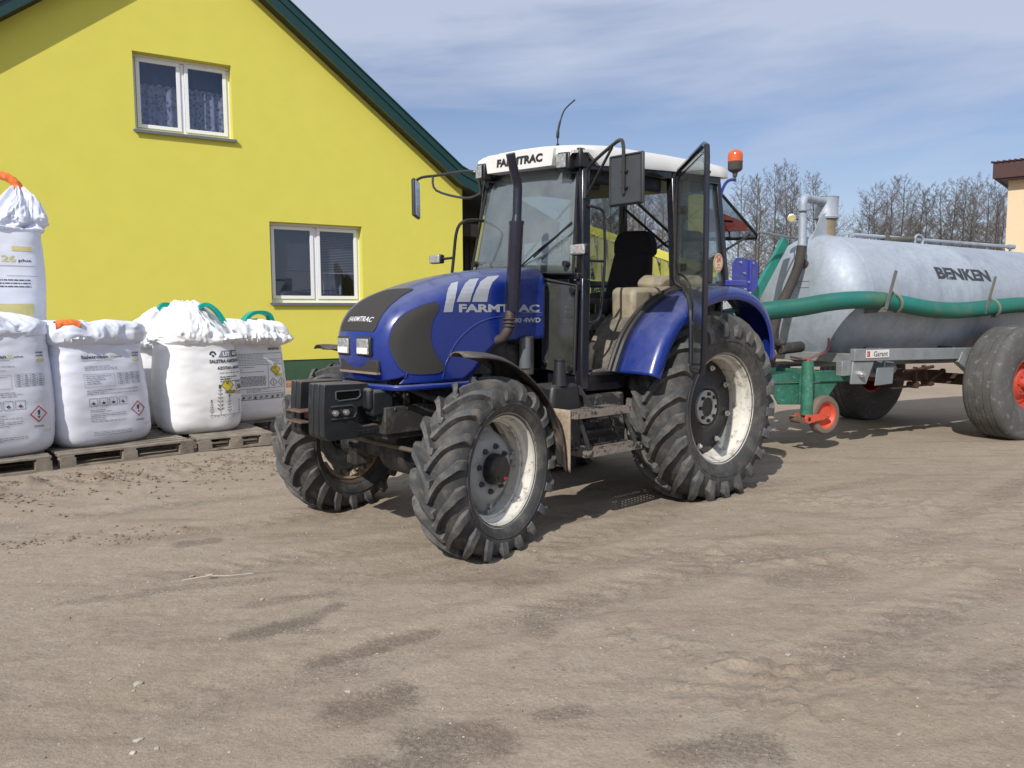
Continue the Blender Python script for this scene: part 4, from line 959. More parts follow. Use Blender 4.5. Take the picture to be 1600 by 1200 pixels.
def wheel(name, x, y, z, steer, side, front):
    W_ = empty(name, (x, y, z), steer + (0 if side > 0 else PI), tr_)
    rev = 1 if side > 0 else -1
    if front: R, w, rf, lh, nl, kk, lw, bw = .583, .335, .3626, .042, 19, .40, .046, .26
    else: R, w, rf, lh, nl, kk, lw, bw = .788, .46, .455, .048, 21, .42, .058, .36
    t = ag_tyre(R, w, rf - .015, lh, nl, kk, rev, lw); squash(t, z)
    t.build('tyre', [RUBBER, RUBBERD], W_, ang=30)
    mb = MB(); b = bw / 2
    pr = [(b + .004, rf - .012), (b + .008, rf - .002), (b + .003, rf), (b - .006, rf - .010), (b - .014, rf - .028), (b - .055, rf - .034), (b - .075, rf - .052), (b - .11, rf - .058), (-b + .09, rf - .058), (-b + .06, rf - .034), (-b + .014, rf - .028), (-b, rf - .004), (-b - .006, rf)]
    mb.lathe(pr, n=96)
    if front: mb.lathe([(b - .088, rf - .055), (b - .092, rf - .064), (b - .108, rf - .064), (b - .112, rf - .055)], n=96)
    mb.build('rim', RIMR if (front and side < 0) else RIMW, W_, ang=30, solid=.004)
    if front:
        mb = MB(); n = 96; yy = .0
        def dr(a): return .262 + .040 * max(-.6, math.cos(a * 4 + .5))
        prof = [(.030, .06), (.030, .17), (.018, .20), (-.022, .235)]
        for (y0, r_) in prof: pass
        rings = [[(r_ * C_(2 * PI * j / n), y0, r_ * S_(2 * PI * j / n)) for j in range(n)] for y0, r_ in prof]
        rings.append([(dr(2 * PI * j / n) * C_(2 * PI * j / n), -.030, dr(2 * PI * j / n) * S_(2 * PI * j / n)) for j in range(n)])
        vs = [p for r_ in rings for p in r_]; mb.add(vs, [(i * n + j, i * n + (j + 1) % n, (i + 1) * n + (j + 1) % n, (i + 1) * n + j) for i in range(4) for j in range(n)])
        mb.build('wheel_disc', RIMG, W_, ang=40, solid=.012)
        mb = MB()
        for k in range(4):
            a = PI / 2 * k - .12; c = Vector((.285 * C_(a), -.03, .285 * S_(a))); mb.bar(c - Vector((0, .03, 0)), c + Vector((0, .03, 0)), .07, .03, upv=(C_(a), 0, S_(a))); mb.tube([c + Vector((-.03 * C_(a), .0, -.03 * S_(a))), c + Vector((-.03 * C_(a), .03, -.03 * S_(a)))], .016, 6)
        mb.build('rim_lug', RIMG, W_)
        mb = MB()
        for k in range(8):
            a = 2 * PI * k / 8 + .2; c = (.142 * C_(a), .142 * S_(a)); mb.tube([(c[0], .028, c[1]), (c[0], .052, c[1])], .019, 6); mb.tube([(c[0], .05, c[1]), (c[0], .066, c[1])], .010, 8)
        mb.build('wheel_nut', mat('wheel_nut_dark', (.09, .085, .08), .6, metal=.4), W_)
        mb = MB(); mb.lathe([(.0, .098), (.075, .098), (.10, .092), (.112, .080), (.116, .0)], n=40); mb.tube([(.03, .118, -.045), (.03, .124, -.045)], .010, 8)
        mb.build('hub', HUBB, W_)
        mb = MB(); mb.tube([(-.03 * 1, .112, -.06), (-.03, .121, -.06)], .012, 10); mb.build('hub_plug', mat('red_plug', (.4, .02, .04), .4), W_)
    else:
        mb = MB(); mb.lathe([(-.03, .0), (-.03, .13), (-.03, .15), (.02, .155), (.028, .17), (.02, .20), (.004, .23), (.0, .33), (-.012, .385)], n=72)
        mb.build('wheel_disc', HUBB, W_, ang=30, solid=.010)
        mb = MB()
        for k in range(8):
            a = 2 * PI * k / 8 + .25; c = Vector((.325 * C_(a), .012, .325 * S_(a))); mb.tube([c, c + Vector((0, .03, 0))], .013, 8); mb.tube([c, c + Vector((0, .012, 0))], .024, 6)
        mb.build('clamp_bolt', RIMW, W_)
        mb = MB(); mb.lathe([(-.03, .145), (.035, .140), (.042, .130), (.042, .082), (.030, .078)], n=48); mb.build('hub_ring', mat('pale_cast_ring', (.42, .42, .39), .55, var=.15), W_)
        mb = MB(); mb.lathe([(.0, .0), (.034, .0), (.034, .078)], n=32)
        for k in range(8):
            a = 2 * PI * k / 8; c = (.110 * C_(a), .110 * S_(a)); mb.tube([(c[0], .04, c[1]), (c[0], .062, c[1])], .016, 6)
        mb.build('hub', mat('hub_dark_grey', (.045, .043, .04), .5, metal=.3), W_)
    if side < 0 and front:
        mb = MB(); mb.lathe([(-.06, .0), (-.06, .10), (-.11, .14), (-.14, .14), (-.17, .09)], n=30); mb.tube([(.0, -.12, .14), (.03, -.2, .10), (.0, -.2, -.12)], .035, 8); mb.build('knuckle', UNDER, W_)
        mb = MB()
        for k in range(16):
            a = R_(-90 + random.gauss(0, 26)); mb.tube([(.30 * C_(a), -.11 + random.random() * .1, .30 * S_(a)), (.27 * C_(a), -.07, .27 * S_(a))], random.uniform(.015, .035), 6)
        mb.tube([(.315 * C_(a), -.09, .315 * S_(a)) for a in [R_(-150 + 6 * t) for t in range(21)]], .02, 6); mb.build('caked_mud', MUD, W_)
    return W_
ST = .2239; WB = 2.3424
wheel('front_wheel', WB - S_(ST) * .135, .72 + C_(ST) * .135, .524, ST, 1, True)
wheel('front_wheel', WB + S_(ST) * .135, -.72 - C_(ST) * .135, .535, ST, -1, True)
wheel('rear_wheel', 0, .855, .722, 0, 1, False)
wheel('rear_wheel', 0, -.855, .722, 0, -1, False)

# ---- hood
PRF = catmull([Vector((x, z, 0)) for x, z in ((2.70, 1.06), (2.732, 1.18), (2.738, 1.31), (2.715, 1.41), (2.65, 1.505), (2.54, 1.585), (2.38, 1.650), (2.15, 1.722), (1.90, 1.775), (1.66, 1.808), (1.40, 1.83))], 6)
RAD = .12
def wx(x): return .42 - (.115 * ((x - 2.30) / .465) ** 2 if x > 2.30 else 0)
def seg_dist(x, z):
    best = 9
    for a, b in zip(PRF[:-1], PRF[1:]):
        dx, dz = b.x - a.x, b.y - a.y; t = max(0, min(1, ((x - a.x) * dx + (z - a.y) * dz) / (dx * dx + dz * dz)))
        best = min(best, math.hypot(x - a.x - t * dx, z - a.y - t * dz))
    return best
def hood_y(x, z):
    d = seg_dist(x, z); w = wx(x)
    return w if d >= RAD else w - RAD + math.sqrt(max(0, RAD ** 2 - (RAD - d) ** 2))
BOT = [(2.64, 1.045), (2.14, 1.042), (2.05, 1.10), (1.96, 1.20), (1.88, 1.27), (1.77, 1.30), (1.40, 1.31)]
def botp(f):
    L = [0]
    for a, b in zip(BOT[:-1], BOT[1:]): L.append(L[-1] + math.hypot(b[0] - a[0], b[1] - a[1]))
    s = f * L[-1]
    for i in range(len(BOT) - 1):
        if s <= L[i + 1] + 1e-9:
            t = (s - L[i]) / (L[i + 1] - L[i]); return (BOT[i][0] + (BOT[i + 1][0] - BOT[i][0]) * t, BOT[i][1] + (BOT[i + 1][1] - BOT[i][1]) * t)
    return BOT[-1]
mb = MB(); NP = len(PRF); side = []
for i, p in enumerate(PRF):
    t = (PRF[min(i + 1, NP - 1)] - PRF[max(i - 1, 0)]).normalized(); n = Vector((-t.y, t.x))     # inward
    row = []
    for j in range(9):
        a = PI / 2 * j / 8; d = RAD * (1 - C_(a)); x, z = p.x + n.x * d, p.y + n.y * d
        row.append((x, wx(x) - RAD + RAD * S_(a), z))
    bx, bz = botp(i / (NP - 1)); x0, z0 = row[-1][0], row[-1][2]
    for j in range(1, 15):
        f = j / 14; x, z = x0 + (bx - x0) * f, z0 + (bz - z0) * f; row.append((x, wx(x), z))
    side.append(row)
for sg in (1, -1):
    q = len(side[0]); vs = [(x, sg * y, z) for r_ in side for (x, y, z) in r_]
    mb.add(vs, [(i * q + j, (i + 1) * q + j, (i + 1) * q + j + 1, i * q + j + 1) for i in range(NP - 1) for j in range(q - 1)])
mid = []
for i, p in enumerate(PRF):
    w_ = wx(p.x) - RAD; t = (PRF[min(i + 1, NP - 1)] - PRF[max(i - 1, 0)]).normalized(); o_ = Vector((t.y, -t.x))
    mid.append([(p.x + o_.x * .018 * (1 - (k / 8 - 1) ** 2), w_ * (k / 8 - 1) , p.y + o_.y * .018 * (1 - (k / 8 - 1) ** 2)) for k in range(17)])
mb.add([v for r_ in mid for v in r_], [(i * 17 + k, i * 17 + k + 1, (i + 1) * 17 + k + 1, (i + 1) * 17 + k) for i in range(NP - 1) for k in range(16)])
hood = mb.build('hood', BLUE, tr_, ang=50)
wl = hood.modifiers.new('w', 'WELD'); wl.merge_threshold = .0006
sl_ = hood.modifiers.new('s', 'SOLIDIFY'); sl_.thickness = .008; sl_.offset = -1
def hs(u, v, off=.003): return (u, hood_y(u, v) + off, v)         # u = x, v = z on the left side
def rev_(V, x0, z0): return [(x0 - a, z0 + b) for a, b in V]
# side mesh panel, both sides
MP = catmull([Vector((x, z, 0)) for x, z in ((2.372, 1.574), (2.360, 1.534), (2.398, 1.475), (2.422, 1.406), (2.424, 1.317), (2.388, 1.236), (2.335, 1.160), (2.335, 1.120), (2.40, 1.103), (2.56, 1.106), (2.625, 1.14), (2.66, 1.20), (2.685, 1.28), (2.68, 1.35), (2.655, 1.42), (2.61, 1.475), (2.545, 1.520), (2.46, 1.555), (2.40, 1.572), (2.372, 1.574))], 3)[:-1]
MPl = [(p.x, p.y) for p in MP]
for sg in (1, -1):
    mb = MB(); decal(mb, MPl, [tuple(range(len(MPl)))], lambda a, b: (a, sg * (hood_y(a, b) + .006), b), (0, 0), 0, .03)
    mb.build('side_grille', MESHM, hood, recalc=False, ang=60)
    mb = MB(); mb.tube([(a, sg * (hood_y(a, b) + .001), b) for a, b in MPl + MPl[:1]], .0055, 6, cap=False); mb.build('grille_seal', BLUE, hood)
# pressed swage line over the wheel
mb = MB(); mb.tube([(a, hood_y(a, b) - .004, b) for a, b in ((2.335, 1.062), (2.325, 1.10), (2.30, 1.173), (2.214, 1.301), (2.083, 1.401), (1.934, 1.456), (1.765, 1.471), (1.42, 1.475))], .0085, 8, smooth=6); mb.build('swage', BLUE, hood)
# stripes and lettering
mb = MB(); ST3 = ([(2.325, 1.504), (2.25, 1.506), (2.238, 1.56), (2.21, 1.63), (2.175, 1.685), (2.144, 1.713), (2.20, 1.700), (2.25, 1.665), (2.285, 1.62), (2.31, 1.56)],
       [(2.215, 1.573), (2.10, 1.574), (2.085, 1.62), (2.053, 1.669), (2.015, 1.712), (1.978, 1.738), (2.05, 1.730), (2.11, 1.70), (2.16, 1.655), (2.195, 1.61)],
       [(2.082, 1.574), (1.949, 1.575), (1.94, 1.62), (1.925, 1.665), (1.89, 1.71), (1.80, 1.762), (1.90, 1.752), (1.985, 1.715), (2.04, 1.66), (2.07, 1.61)])
for P in ST3: decal(mb, P, [tuple(range(len(P)))], hs, (0, 0), 0, .03)
V, F = text2d('FARMTRAC', .745, .056, .045); decal(mb, rev_(V, 2.196, 1.503), F, hs)
V, F = text2d('80 4WD', .265, .036, .04); decal(mb, rev_(V, 1.705, 1.428), F, hs)
decal(mb, [(1.62, 1.497), (1.43, 1.4985), (1.43, 1.501), (1.62, 1.4995)], [(0, 1, 2, 3)], hs)
mb.build('lettering', DECAL, hood, recalc=False, smooth=False)
# nose panel with name
arc = [0]
for a, b in zip(PRF[:-1], PRF[1:]): arc.append(arc[-1] + (b - a).length)
def nose(u, s, off=.004):
    i = max(k for k in range(NP - 1) if arc[k] <= s) if s > 0 else 0; t = (s - arc[i]) / (arc[i + 1] - arc[i]); p = PRF[i].lerp(PRF[i + 1], t)
    d = (PRF[i + 1] - PRF[i]).normalized(); o_ = Vector((d.y, -d.x)); w_ = wx(p.x) - RAD; q = u / w_
    cr = .018 * (1 - q * q) if abs(q) < 1 else -(RAD - math.sqrt(max(0, RAD ** 2 - (abs(u) - w_) ** 2)))
    return (p.x + o_.x * (cr + off), u, p.y + o_.y * (cr + off))
s0 = next(a for a, p in zip(arc, PRF) if p.y > 1.375); s1 = next(a for a, p in zip(arc, PRF) if p.x < 2.40)
P = [(-.205, s0), (.205, s0), (.225, s0 + .03), (.222, s0 + .25), (.19, s1 - .03), (.17, s1), (-.17, s1), (-.19, s1 - .03), (-.222, s0 + .25), (-.225, s0 + .03)]
mb = MB(); decal(mb, P, [tuple(range(len(P)))], nose, (0, 0), 0, .025); mb.build('nose_grille', MESHM, hood, recalc=False, ang=60)
mb = MB(); V, F = text2d('FARMTRAC', .305, .036, .022, .25); decal(mb, V, F, lambda a, b: nose(a, b, .008), (-.135, s0 + .062), 0, .03); mb.build('nose_lettering', DECALW, hood, recalc=False, smooth=False)
for y in (-.128, .122):
    hl = MB(); hl.box((2.742, y, 1.283), (.036, .172, .130)); hl = hl.build('headlight', BLACK, hood, bevel=.012)
    mb = MB(); mb.box((2.761, y, 1.283), (.014, .142, .104)); mb.build('lens', LENS, hl, bevel=.008)
    mb = MB(); mb.box((2.7655, y, 1.255), (.008, .130, .042)); mb.build('reflector', mat('lamp_reflector', (.85, .85, .85), .25, var=.1, vs=60), hl, bevel=.004)
mb = MB(); mb.box((2.727, .03, 1.155), (.03, .47, .085)); mb.build('lower_grille', mat('lower_grille_mesh', (.035, .03, .028), .7, vs=200, bump=.8, bs=400), hood, bevel=.01)
mb = MB(); mb.box((2.734, .03, 1.112), (.03, .47, .014)); mb.build('grille_lip', mat('tan_dust', (.25, .19, .14), .9), hood)
mb = MB()
pl_ = [(2.67, -.36), (2.71, -.26), (2.725, 0), (2.71, .26), (2.67, .36), (2.57, .42), (1.93, .43), (1.93, .39), (2.58, .385), (2.66, .33), (2.66, -.33), (2.58, -.385), (1.93, -.39), (1.93, -.43), (2.6, -.42)]
mb.prism(pl_, 1.0, 1.038, 'z'); mb.build('hood_ledge', BLUE, tr_, bevel=.012)

# ---- engine, chassis, front weights
mb = MB()
mb.box((2.02, 0, .98), (1.30, .50, .62)); mb.box((2.2, 0, .80), (1.0, .56, .18)); mb.box((1.0, 0, .70), (1.6, .44, .40)); mb.box((.0, 0, .74), (.75, .62, .44)); mb.box((1.95, .3, 1.18), (.5, .12, .22)); mb.box((1.62, .30, 1.12), (.2, .14, .3))
for x in (1.75, 1.9, 2.05, 2.2, 2.35): mb.box((x, .30, 1.08), (.08, .10, .12))
mb.tube([(1.58, .42, 1.05), (1.58, .42, 1.33)], .055, 14)
mb.tube([(2.5, .26, 1.0), (2.3, .36, .92), (2.0, .36, .98), (1.8, .3, .9)], .022, 8, smooth=5)
mb.build('engine', UNDER, tr_, bevel=.012)
mb = MB(); mb.tube([(1.60, .43, 1.10), (1.60, .43, 1.32)], .045, 14); mb.build('filter', mat('filter_grey', (.11, .12, .13), .5), tr_)
mb = MB(); mb.box((2.50, 0, .91), (.52, .44, .15)); mb.box((2.50, .235, .93), (.36, .03, .10)); mb.box((2.52, .255, .92), (.05, .03, .16)); mb.box((2.36, .245, .92), (.04, .03, .13)); mb.box((2.68, 0, .88), (.12, .5, .16))
for z in (.87, .96):
    for x in (2.36, 2.52, 2.62): mb.tube([(x, .25, z), (x, .285, z)], .013, 6)
mb.build('front_bolster', CAST, tr_, bevel=.008)
wtp = [(3.09, 1.045), (3.085, 1.06), (2.78, 1.055), (2.765, 1.03), (2.765, .93), (2.80, .905), (2.85, .90), (2.85, .80), (2.82, .775), (2.62, .775), (2.60, .75), (2.62, .70), (3.06, .70), (3.10, .73), (3.10, .90)]
for i in range(6):
    if i == 2: continue
    y = -.215 + i * .072 + (.0 if i < 3 else .03)
    mb = MB(); mb.prism([(a, b + random.uniform(-.003, .003)) for a, b in wtp], y - .030, y + .030, 'y')
    wt = mb.build('front_weight', CAST, tr_, bevel=.007)
    if i == 5:
        yy = y + .030
        mb = MB(); P = [(3.01, 1.01), (2.84, 1.01), (2.835, .975), (2.86, .955), (2.99, .95), (3.01, .965)]; mb.prism(P, yy - .004, yy + .002, 'y'); mb.build('hand_slot', mat('slot_black', (.003, .003, .003), .9, spec=.1), wt); mb = MB(); mb.tube([(a, yy + .002, b) for a, b in P + P[:1]], .006, 6); mb.build('slot_lip', mat('lightened_cast_edge', (.07, .072, .075), .5), wt)  # lighter lip paints in the slot's rim highlight; black plate stands for its shade
        mb = MB(); Q = [(3.05 - .0, .915), (2.90, .915), (2.87, .895), (2.865, .865), (2.88, .842), (2.90, .835), (3.05, .835)]; mb.tube([(a, yy + .002, b) for a, b in Q], .007, 6); mb.build('slot_rim', CAST, wt)
        mb = MB()
        for x in (3.02, 2.945): mb.tube([(x, yy, .875), (x, yy + .022, .875)], .020, 6); mb.tube([(x, yy + .02, .875), (x, yy + .034, .875)], .011, 8)
        mb.build('weight_bolt', STEEL, wt)
        mb = MB()
        for x in (2.983, 2.912): mb.tube([(x, yy - .003, .875), (x, yy + .003, .875)], .013, 10)
        mb.build('bolt_hole', HUBB, wt)
        mb = MB()
        for x0, w_ in ((2.86, .03), (2.82, .035), (2.78, .025), (2.745, .03), (2.70, .045)): mb.box((x0, yy + .001, .735), (w_, .006, .028 if w_ < .04 else .05))
        mb.build('cast_marks', CAST, wt)
mb = MB(); mb.box((3.0, -.075, .84), (.14, .08, .045)); mb.box((3.08, -.09, .875), (.16, .20, .012)); mb.box((3.08, -.09, .805), (.15, .19, .012)); mb.build('tow_bracket', RUST, tr_, bevel=.004)
mb = MB(); mb.box((2.70, .215, .92), (.17, .10, .17)); mb.box((2.79, .20, .95), (.05, .13, .14)); mb.build('weight_carrier', CAST, tr_, bevel=.02)
# front axle
mb = MB(); mb.box((WB, 0, .52), (.16, 1.05, .13)); mb.tube([(WB, -.15, .52), (WB, .15, .52)], .15, 16); mb.tube([(WB, .45, .52), (WB, .74, .52)], .10, 14); mb.tube([(WB, -.45, .52), (WB, -.74, .52)], .10, 14)
mb.box((WB, .66, .52), (.16, .14, .36)); mb.box((WB, -.66, .52), (.16, .14, .36)); mb.box((WB, 0, .68), (.4, .3, .2))
mb.build('front_axle', UNDER, tr_, bevel=.02)
mb = MB(); mb.tube([(WB + .2, -.60, .60), (WB + .2, .60, .60)], .016, 8); mb.build('track_rod', mat('dusty_rod', (.11, .09, .065), .7), tr_)
mb = MB(); mb.tube([(0, -.72, .722), (0, .72, .722)], .12, 20); mb.box((-.5, 0, .62), (.5, .4, .45)); mb.build('rear_axle', UNDER, tr_, bevel=.02)
# linkage and hitch at the back
mb = MB()
for y in (-.38, .38): mb.bar((-.35, y, .60), (-1.15, y * 1.05, .55), .04, .08); mb.bar((-.55, y, 1.2), (-.85, y * 1.05, .60), .03, .03)
mb.bar((-.3, 0, .5), (-1.2, 0, .5), .08, .05); mb.box((-.78, 0, .95), (.16, .36, .5)); mb.build('hitch_linkage', UNDER, tr_)

# ---- front fenders
def mud(side, steer, px_):
    mb = MB(); C0 = Vector((WB, 0, .52)); arc_ = [(2.56, 1.262), (2.46, 1.262), (2.339, 1.245), (2.23, 1.21), (2.129, 1.154), (2.04, 1.09), (1.962, 1.02), (1.90, .95), (1.847, .869), (1.80, .77), (1.765, .65), (1.745, .48)]
    pts = catmull([Vector((a, b, 0)) for a, b in arc_], 4); ncol = 9
    def fn(u, v):
        i = min(len(pts) - 2, int(u * (len(pts) - 1))); p = pts[i].lerp(pts[i + 1], u * (len(pts) - 1) - i); d = (pts[i + 1] - pts[i]).normalized(); o_ = Vector((d.y, -d.x)) * -1
        e = min(1, (u + .015) / .09) ** .5; hw_ = .155 * e; y = .865 + (v * 2 - 1) * hw_; cr = .035 * abs(v * 2 - 1) ** 3
        return (p.x + o_.x * cr * -1 * (-1), side * y, p.y - cr * .9)
    mb.grid(fn, len(pts) * 2, ncol); f_ = mb.build('front_fender', DIRTM, tr_, solid=.008, ang=60)
    mb = MB()
    for x, z in ((2.30, 1.22), (2.05, 1.08)): mb.tube([(2.15, side * .66, .72), (2.2, side * .78, z - .10), (x, side * .85, z - .015)], .014, 6, smooth=4)
    mb.build('fender_stay', BLACK, f_)
    return f_
mud(1, 0, 0); mud(-1, 0, 0)
mb = MB()
def ff(u, v): return (1.755 - .014 * S_(v * 3) + .04 * u + (.0), .86 + .14 * u - .0, .80 - .34 * v + .05 * u * (1 - v) - .0)
mb.grid(lambda u, v: (1.762 - .02 * v, .875 + .165 * u - .02 * v, .86 - .39 * v - .03 * abs(2 * u - 1) ** 3 * v), 10, 12); mb.build('mud_flap', MUD, tr_, solid=.012)

# ---- exhaust
mb = MB(); X, Y = 1.82, .50
mb.lathe([(1.50, .0), (1.50, .044), (1.515, .050), (2.10, .050), (2.115, .054), (2.13, .054), (2.135, .036), (2.175, .032)], (X - .03, Y, 0), 'z', 32)
mb.xf(lambda v: Vector((v.x - (v.z - 1.5) * .075, v.y, v.z)))
mb.tube([(X - .08, Y, 2.14), (X - .088, Y, 2.32), (X - .083, Y + .004, 2.385), (X - .055, Y + .012, 2.44), (X - .012, Y + .028, 2.53), (X + .006, Y + .034, 2.575)], .0325, 18, smooth=5)
mb.build('exhaust_stack', PIPEM, tr_, ang=40)
mb = MB(); mb.tube([(X - .018, Y, 1.52), (X - .005, Y, 1.44), (X + .005, Y - .01, 1.375), (X + .02, Y - .05, 1.32), (X + .04, Y - .12, 1.30)], .036, 16, smooth=5)
for z in (1.405, 1.43, 1.455): mb.lathe([(z - .008, .036), (z, .047), (z + .008, .036)], (X - .003, Y, 0), 'z', 20)
mb.build('exhaust_elbow', mat('heat_stained_steel', (.085, .065, .062), .6, metal=.3, var=.4, vs=14, dirt=((.045, .028, .024), 12, .5, .7)), tr_)

# ---- cab
def cab(mb, name, m, **k): return mb.xf(cabx).build(name, m, k.pop('parent', tr_), **k)
for sg in (1, -1):
    mb = MB(); mb.bar((1.245, sg * .650, .93), (1.185, sg * .610, 1.75), .085, .075, upv=(0, 1, 0)); mb.bar((1.185, sg * .610, 1.74), (1.10, sg * .530, 2.62), .085, .07, upv=(0, 1, 0))
    p_ = cab(mb, 'front_post', BLACKG, bevel=.012)
    mb = MB(); mb.bar((.085, sg * .62, 1.55), (.055, sg * .54, 2.66), .06, .07, upv=(0, 1, 0)); mb.bar((-.68, sg * .60, 1.60), (-.60, sg * .53, 2.64), .06, .07, upv=(0, 1, 0))
    cab(mb, 'side_post', BLACKG, bevel=.01)
    mb = MB(); mb.bar((1.12, sg * .53, 2.59), (-.62, sg * .53, 2.66), .08, .09); cab(mb, 'side_rail', BLACKG, bevel=.01)
    mb = MB(); mb.bar((.10, sg * .615, 1.72), (-.68, sg * .60, 1.72), .05, .06); cab(mb, 'window_rail', BLACKG, bevel=.01)
    mb = MB(); mb.add([(.05, sg * .62, 1.74), (-.66, sg * .60, 1.74), (-.59, sg * .535, 2.62), (.05, sg * .545, 2.62)], [(0, 1, 2, 3)]); cab(mb, 'side_window', GLD, smooth=False, solid=.005)
mb = MB(); mb.bar((1.115, -.55, 2.56), (1.115, .55, 2.56), .08, .10); mb.bar((1.23, -.62, 1.765), (1.23, .62, 1.765), .05, .05); mb.bar((-.61, -.54, 2.62), (-.61, .54, 2.62), .06, .08); mb.bar((-.68, -.6, 1.70), (-.68, .6, 1.70), .06, .08)
cab(mb, 'cross_rail', BLACKG, bevel=.008)
mb = MB(); mb.grid(lambda u, v: (1.262 - .135 * v + .035 * (1 - (2 * u - 1) ** 2), (u * 2 - 1) * (.595 - .085 * v), 1.775 + .80 * v), 16, 8)
ws = cab(mb, 'windscreen', GLW, solid=.006, ang=60)
mb = MB(); mb.tube([(1.275, .59, 1.785), (1.14, .51, 2.57)], .010, 6); mb.tube([(1.275, -.59, 1.785), (1.14, -.51, 2.57)], .010, 6); mb.tube([(1.28 + .035 * (1 - a * a), .6 * a, 1.782) for a in [k / 6 - 1 for k in range(13)]], .011, 6)
for y, z, x in ((.53, 1.85, 1.275), (.47, 2.50, 1.165), (-.53, 1.85, 1.275), (-.47, 2.50, 1.165)): mb.tube([(x - .01, y, z), (x + .03, y, z)], .024, 12)
cab(mb, 'windscreen_seal', BLACK, parent=ws)
mb = MB(); mb.tube([(1.30, .06, 1.835), (1.32, .30, 1.965), (1.272, .58, 2.14)], .006, 6); mb.bar((1.318, .22, 1.90), (1.278, .585, 2.15), .006, .016); cab(mb, 'wiper', BLACK, parent=ws)
# front lower panes and wall
for sg in (1, -1):
    mb = MB(); P = [(1.31, sg * .33, 1.735), (1.285, sg * .64, 1.695), (1.30, sg * .63, 1.05), (1.325, sg * .33, 1.08)]; mb.add(P, [(0, 1, 2, 3)]); q_ = cab(mb, 'lower_front_pane', GLD, smooth=False, solid=.006)
    mb = MB(); mb.tube(P + P[:1], .014, 6)
    for p in P: c = (Vector(p) + (Vector((1.305, sg * .48, 1.39)) - Vector(p)) * .12); mb.tube([c - Vector((.01, 0, 0)), c + Vector((.035, 0, 0))], .024, 12)
    cab(mb, 'pane_seal', BLACK, parent=q_)
mb = MB(); mb.box((1.27, 0, 1.0), (.05, 1.28, .14)); mb.box((1.27, 0, 1.4), (.04, .62, .7)); mb.box((.98, .60, .985), (.46, .10, .14)); mb.box((.975, .615, 1.045), (.44, .14, .03)); mb.box((.98, -.60, .985), (.46, .10, .14))
cab(mb, 'sill_panel', BLACKG, bevel=.008)
mb = MB(); mb.box((.55, 0, 1.03), (1.4, 1.2, .05)); mb.box((.9, .60, 1.063), (.42, .12, .012)); cab(mb, 'cab_floor', GREYM)
mb = MB(); mb.box((-.66, 0, 1.42), (.03, 1.15, .56)); cab(mb, 'rear_panel', BLACK)
# roof
def rsec(x):
    T = [(1.27, 2.575, 2.70), (1.20, 2.565, 2.712), (.83, 2.60, 2.752), (.1, 2.645, 2.775), (-.62, 2.675, 2.785), (-.72, 2.68, 2.775)]
    for a, b in zip(T[:-1], T[1:]):
        if a[0] >= x >= b[0]: t = (a[0] - x) / (a[0] - b[0]); return a[1] + (b[1] - a[1]) * t, a[2] + (b[2] - a[2]) * t
    return T[-1][1:]
mb = MB(); xs = [1.245, 1.235, 1.20, 1.12, 1.0, .83, .5, .1, -.3, -.55, -.66, -.71, -.725]
for i, x in enumerate(xs):
    zb_, zt = rsec(x); hw_ = .600 - (.045 if x > 1.19 else .0) - (.03 if x < -.7 else 0) - .00; e = .03 if (i == 0 or i == len(xs) - 1) else 0
    if i == 0: hw_ -= .02
    if x > 1.05: zb_ = zt - .055
    sec = [(-hw_, zb_), (-hw_ - .004, zb_ + .02), (-hw_ + .004, zt - .045 - e), (-hw_ + .025, zt - .012 - e), (-hw_ + .09, zt + .008 - e), (-.25, zt + .022 - e), (0, zt + .026 - e), (.25, zt + .022 - e), (hw_ - .09, zt + .008 - e), (hw_ - .025, zt - .012 - e), (hw_ - .004, zt - .045 - e), (hw_ + .004, zb_ + .02), (hw_, zb_)]
    mb.v += [(x, y, z) for y, z in sec]
k = 13
for i in range(len(xs) - 1): mb.f += [(i * k + j, i * k + (j + 1) % k, (i + 1) * k + (j + 1) % k, (i + 1) * k + j) for j in range(k)]
mb.f += [tuple(range(k)), tuple(range((len(xs) - 1) * k, len(xs) * k))]; mb.m = [0] * len(mb.f)
P = [(-.37, 2.575), (-.395, 2.70), (-.36, 2.715), (.36, 2.715), (.395, 2.70), (.37, 2.575)]
o0 = len(mb.v); mb.prism([(a, b) for a, b in P], 1.10, 1.275, 'x')
roof_ = cab(mb, 'cab_roof', WHITE, ang=38, bevel=.006)
mb = MB(); V, F = text2d('FARMTRAC', .53, .062, .05, .10); decal(mb, V, F, lambda a, b: (1.2795, a, b), (-.25, 2.612)); cab(mb, 'roof_lettering', BTEXT, parent=roof_, recalc=False, smooth=False)
mb = MB(); mb.box((.62, 0, 2.535), (1.0, 1.0, .13)); mb.box((-.1, 0, 2.60), (1.0, 1.04, .05)); mb.box((.95, 0, 2.50), (.28, .9, .14)); cab(mb, 'roof_lining', BLACK, bevel=.03)
for sg in (1, -1):
    y = sg * .470; mb = MB(); mb.box((1.215, y, 2.60), (.09, .115, .125), Matrix.Rotation(R_(8 * sg), 3, 'Z')); wl_ = cab(mb, 'work_lamp', BLACK, bevel=.012)
    mb = MB(); mb.box((1.267, y + sg * .006 - .015, 2.60), (.010, .085, .10), Matrix.Rotation(R_(8 * sg), 3, 'Z')); cab(mb, 'lens', LENS, parent=wl_, bevel=.004)
for sg in (1, -1):
    mb = MB(); mb.box((1.14, sg * .485, 2.625), (.10, .19, .14)); cab(mb, 'lamp_recess', BLACK, parent=roof_, bevel=.01)
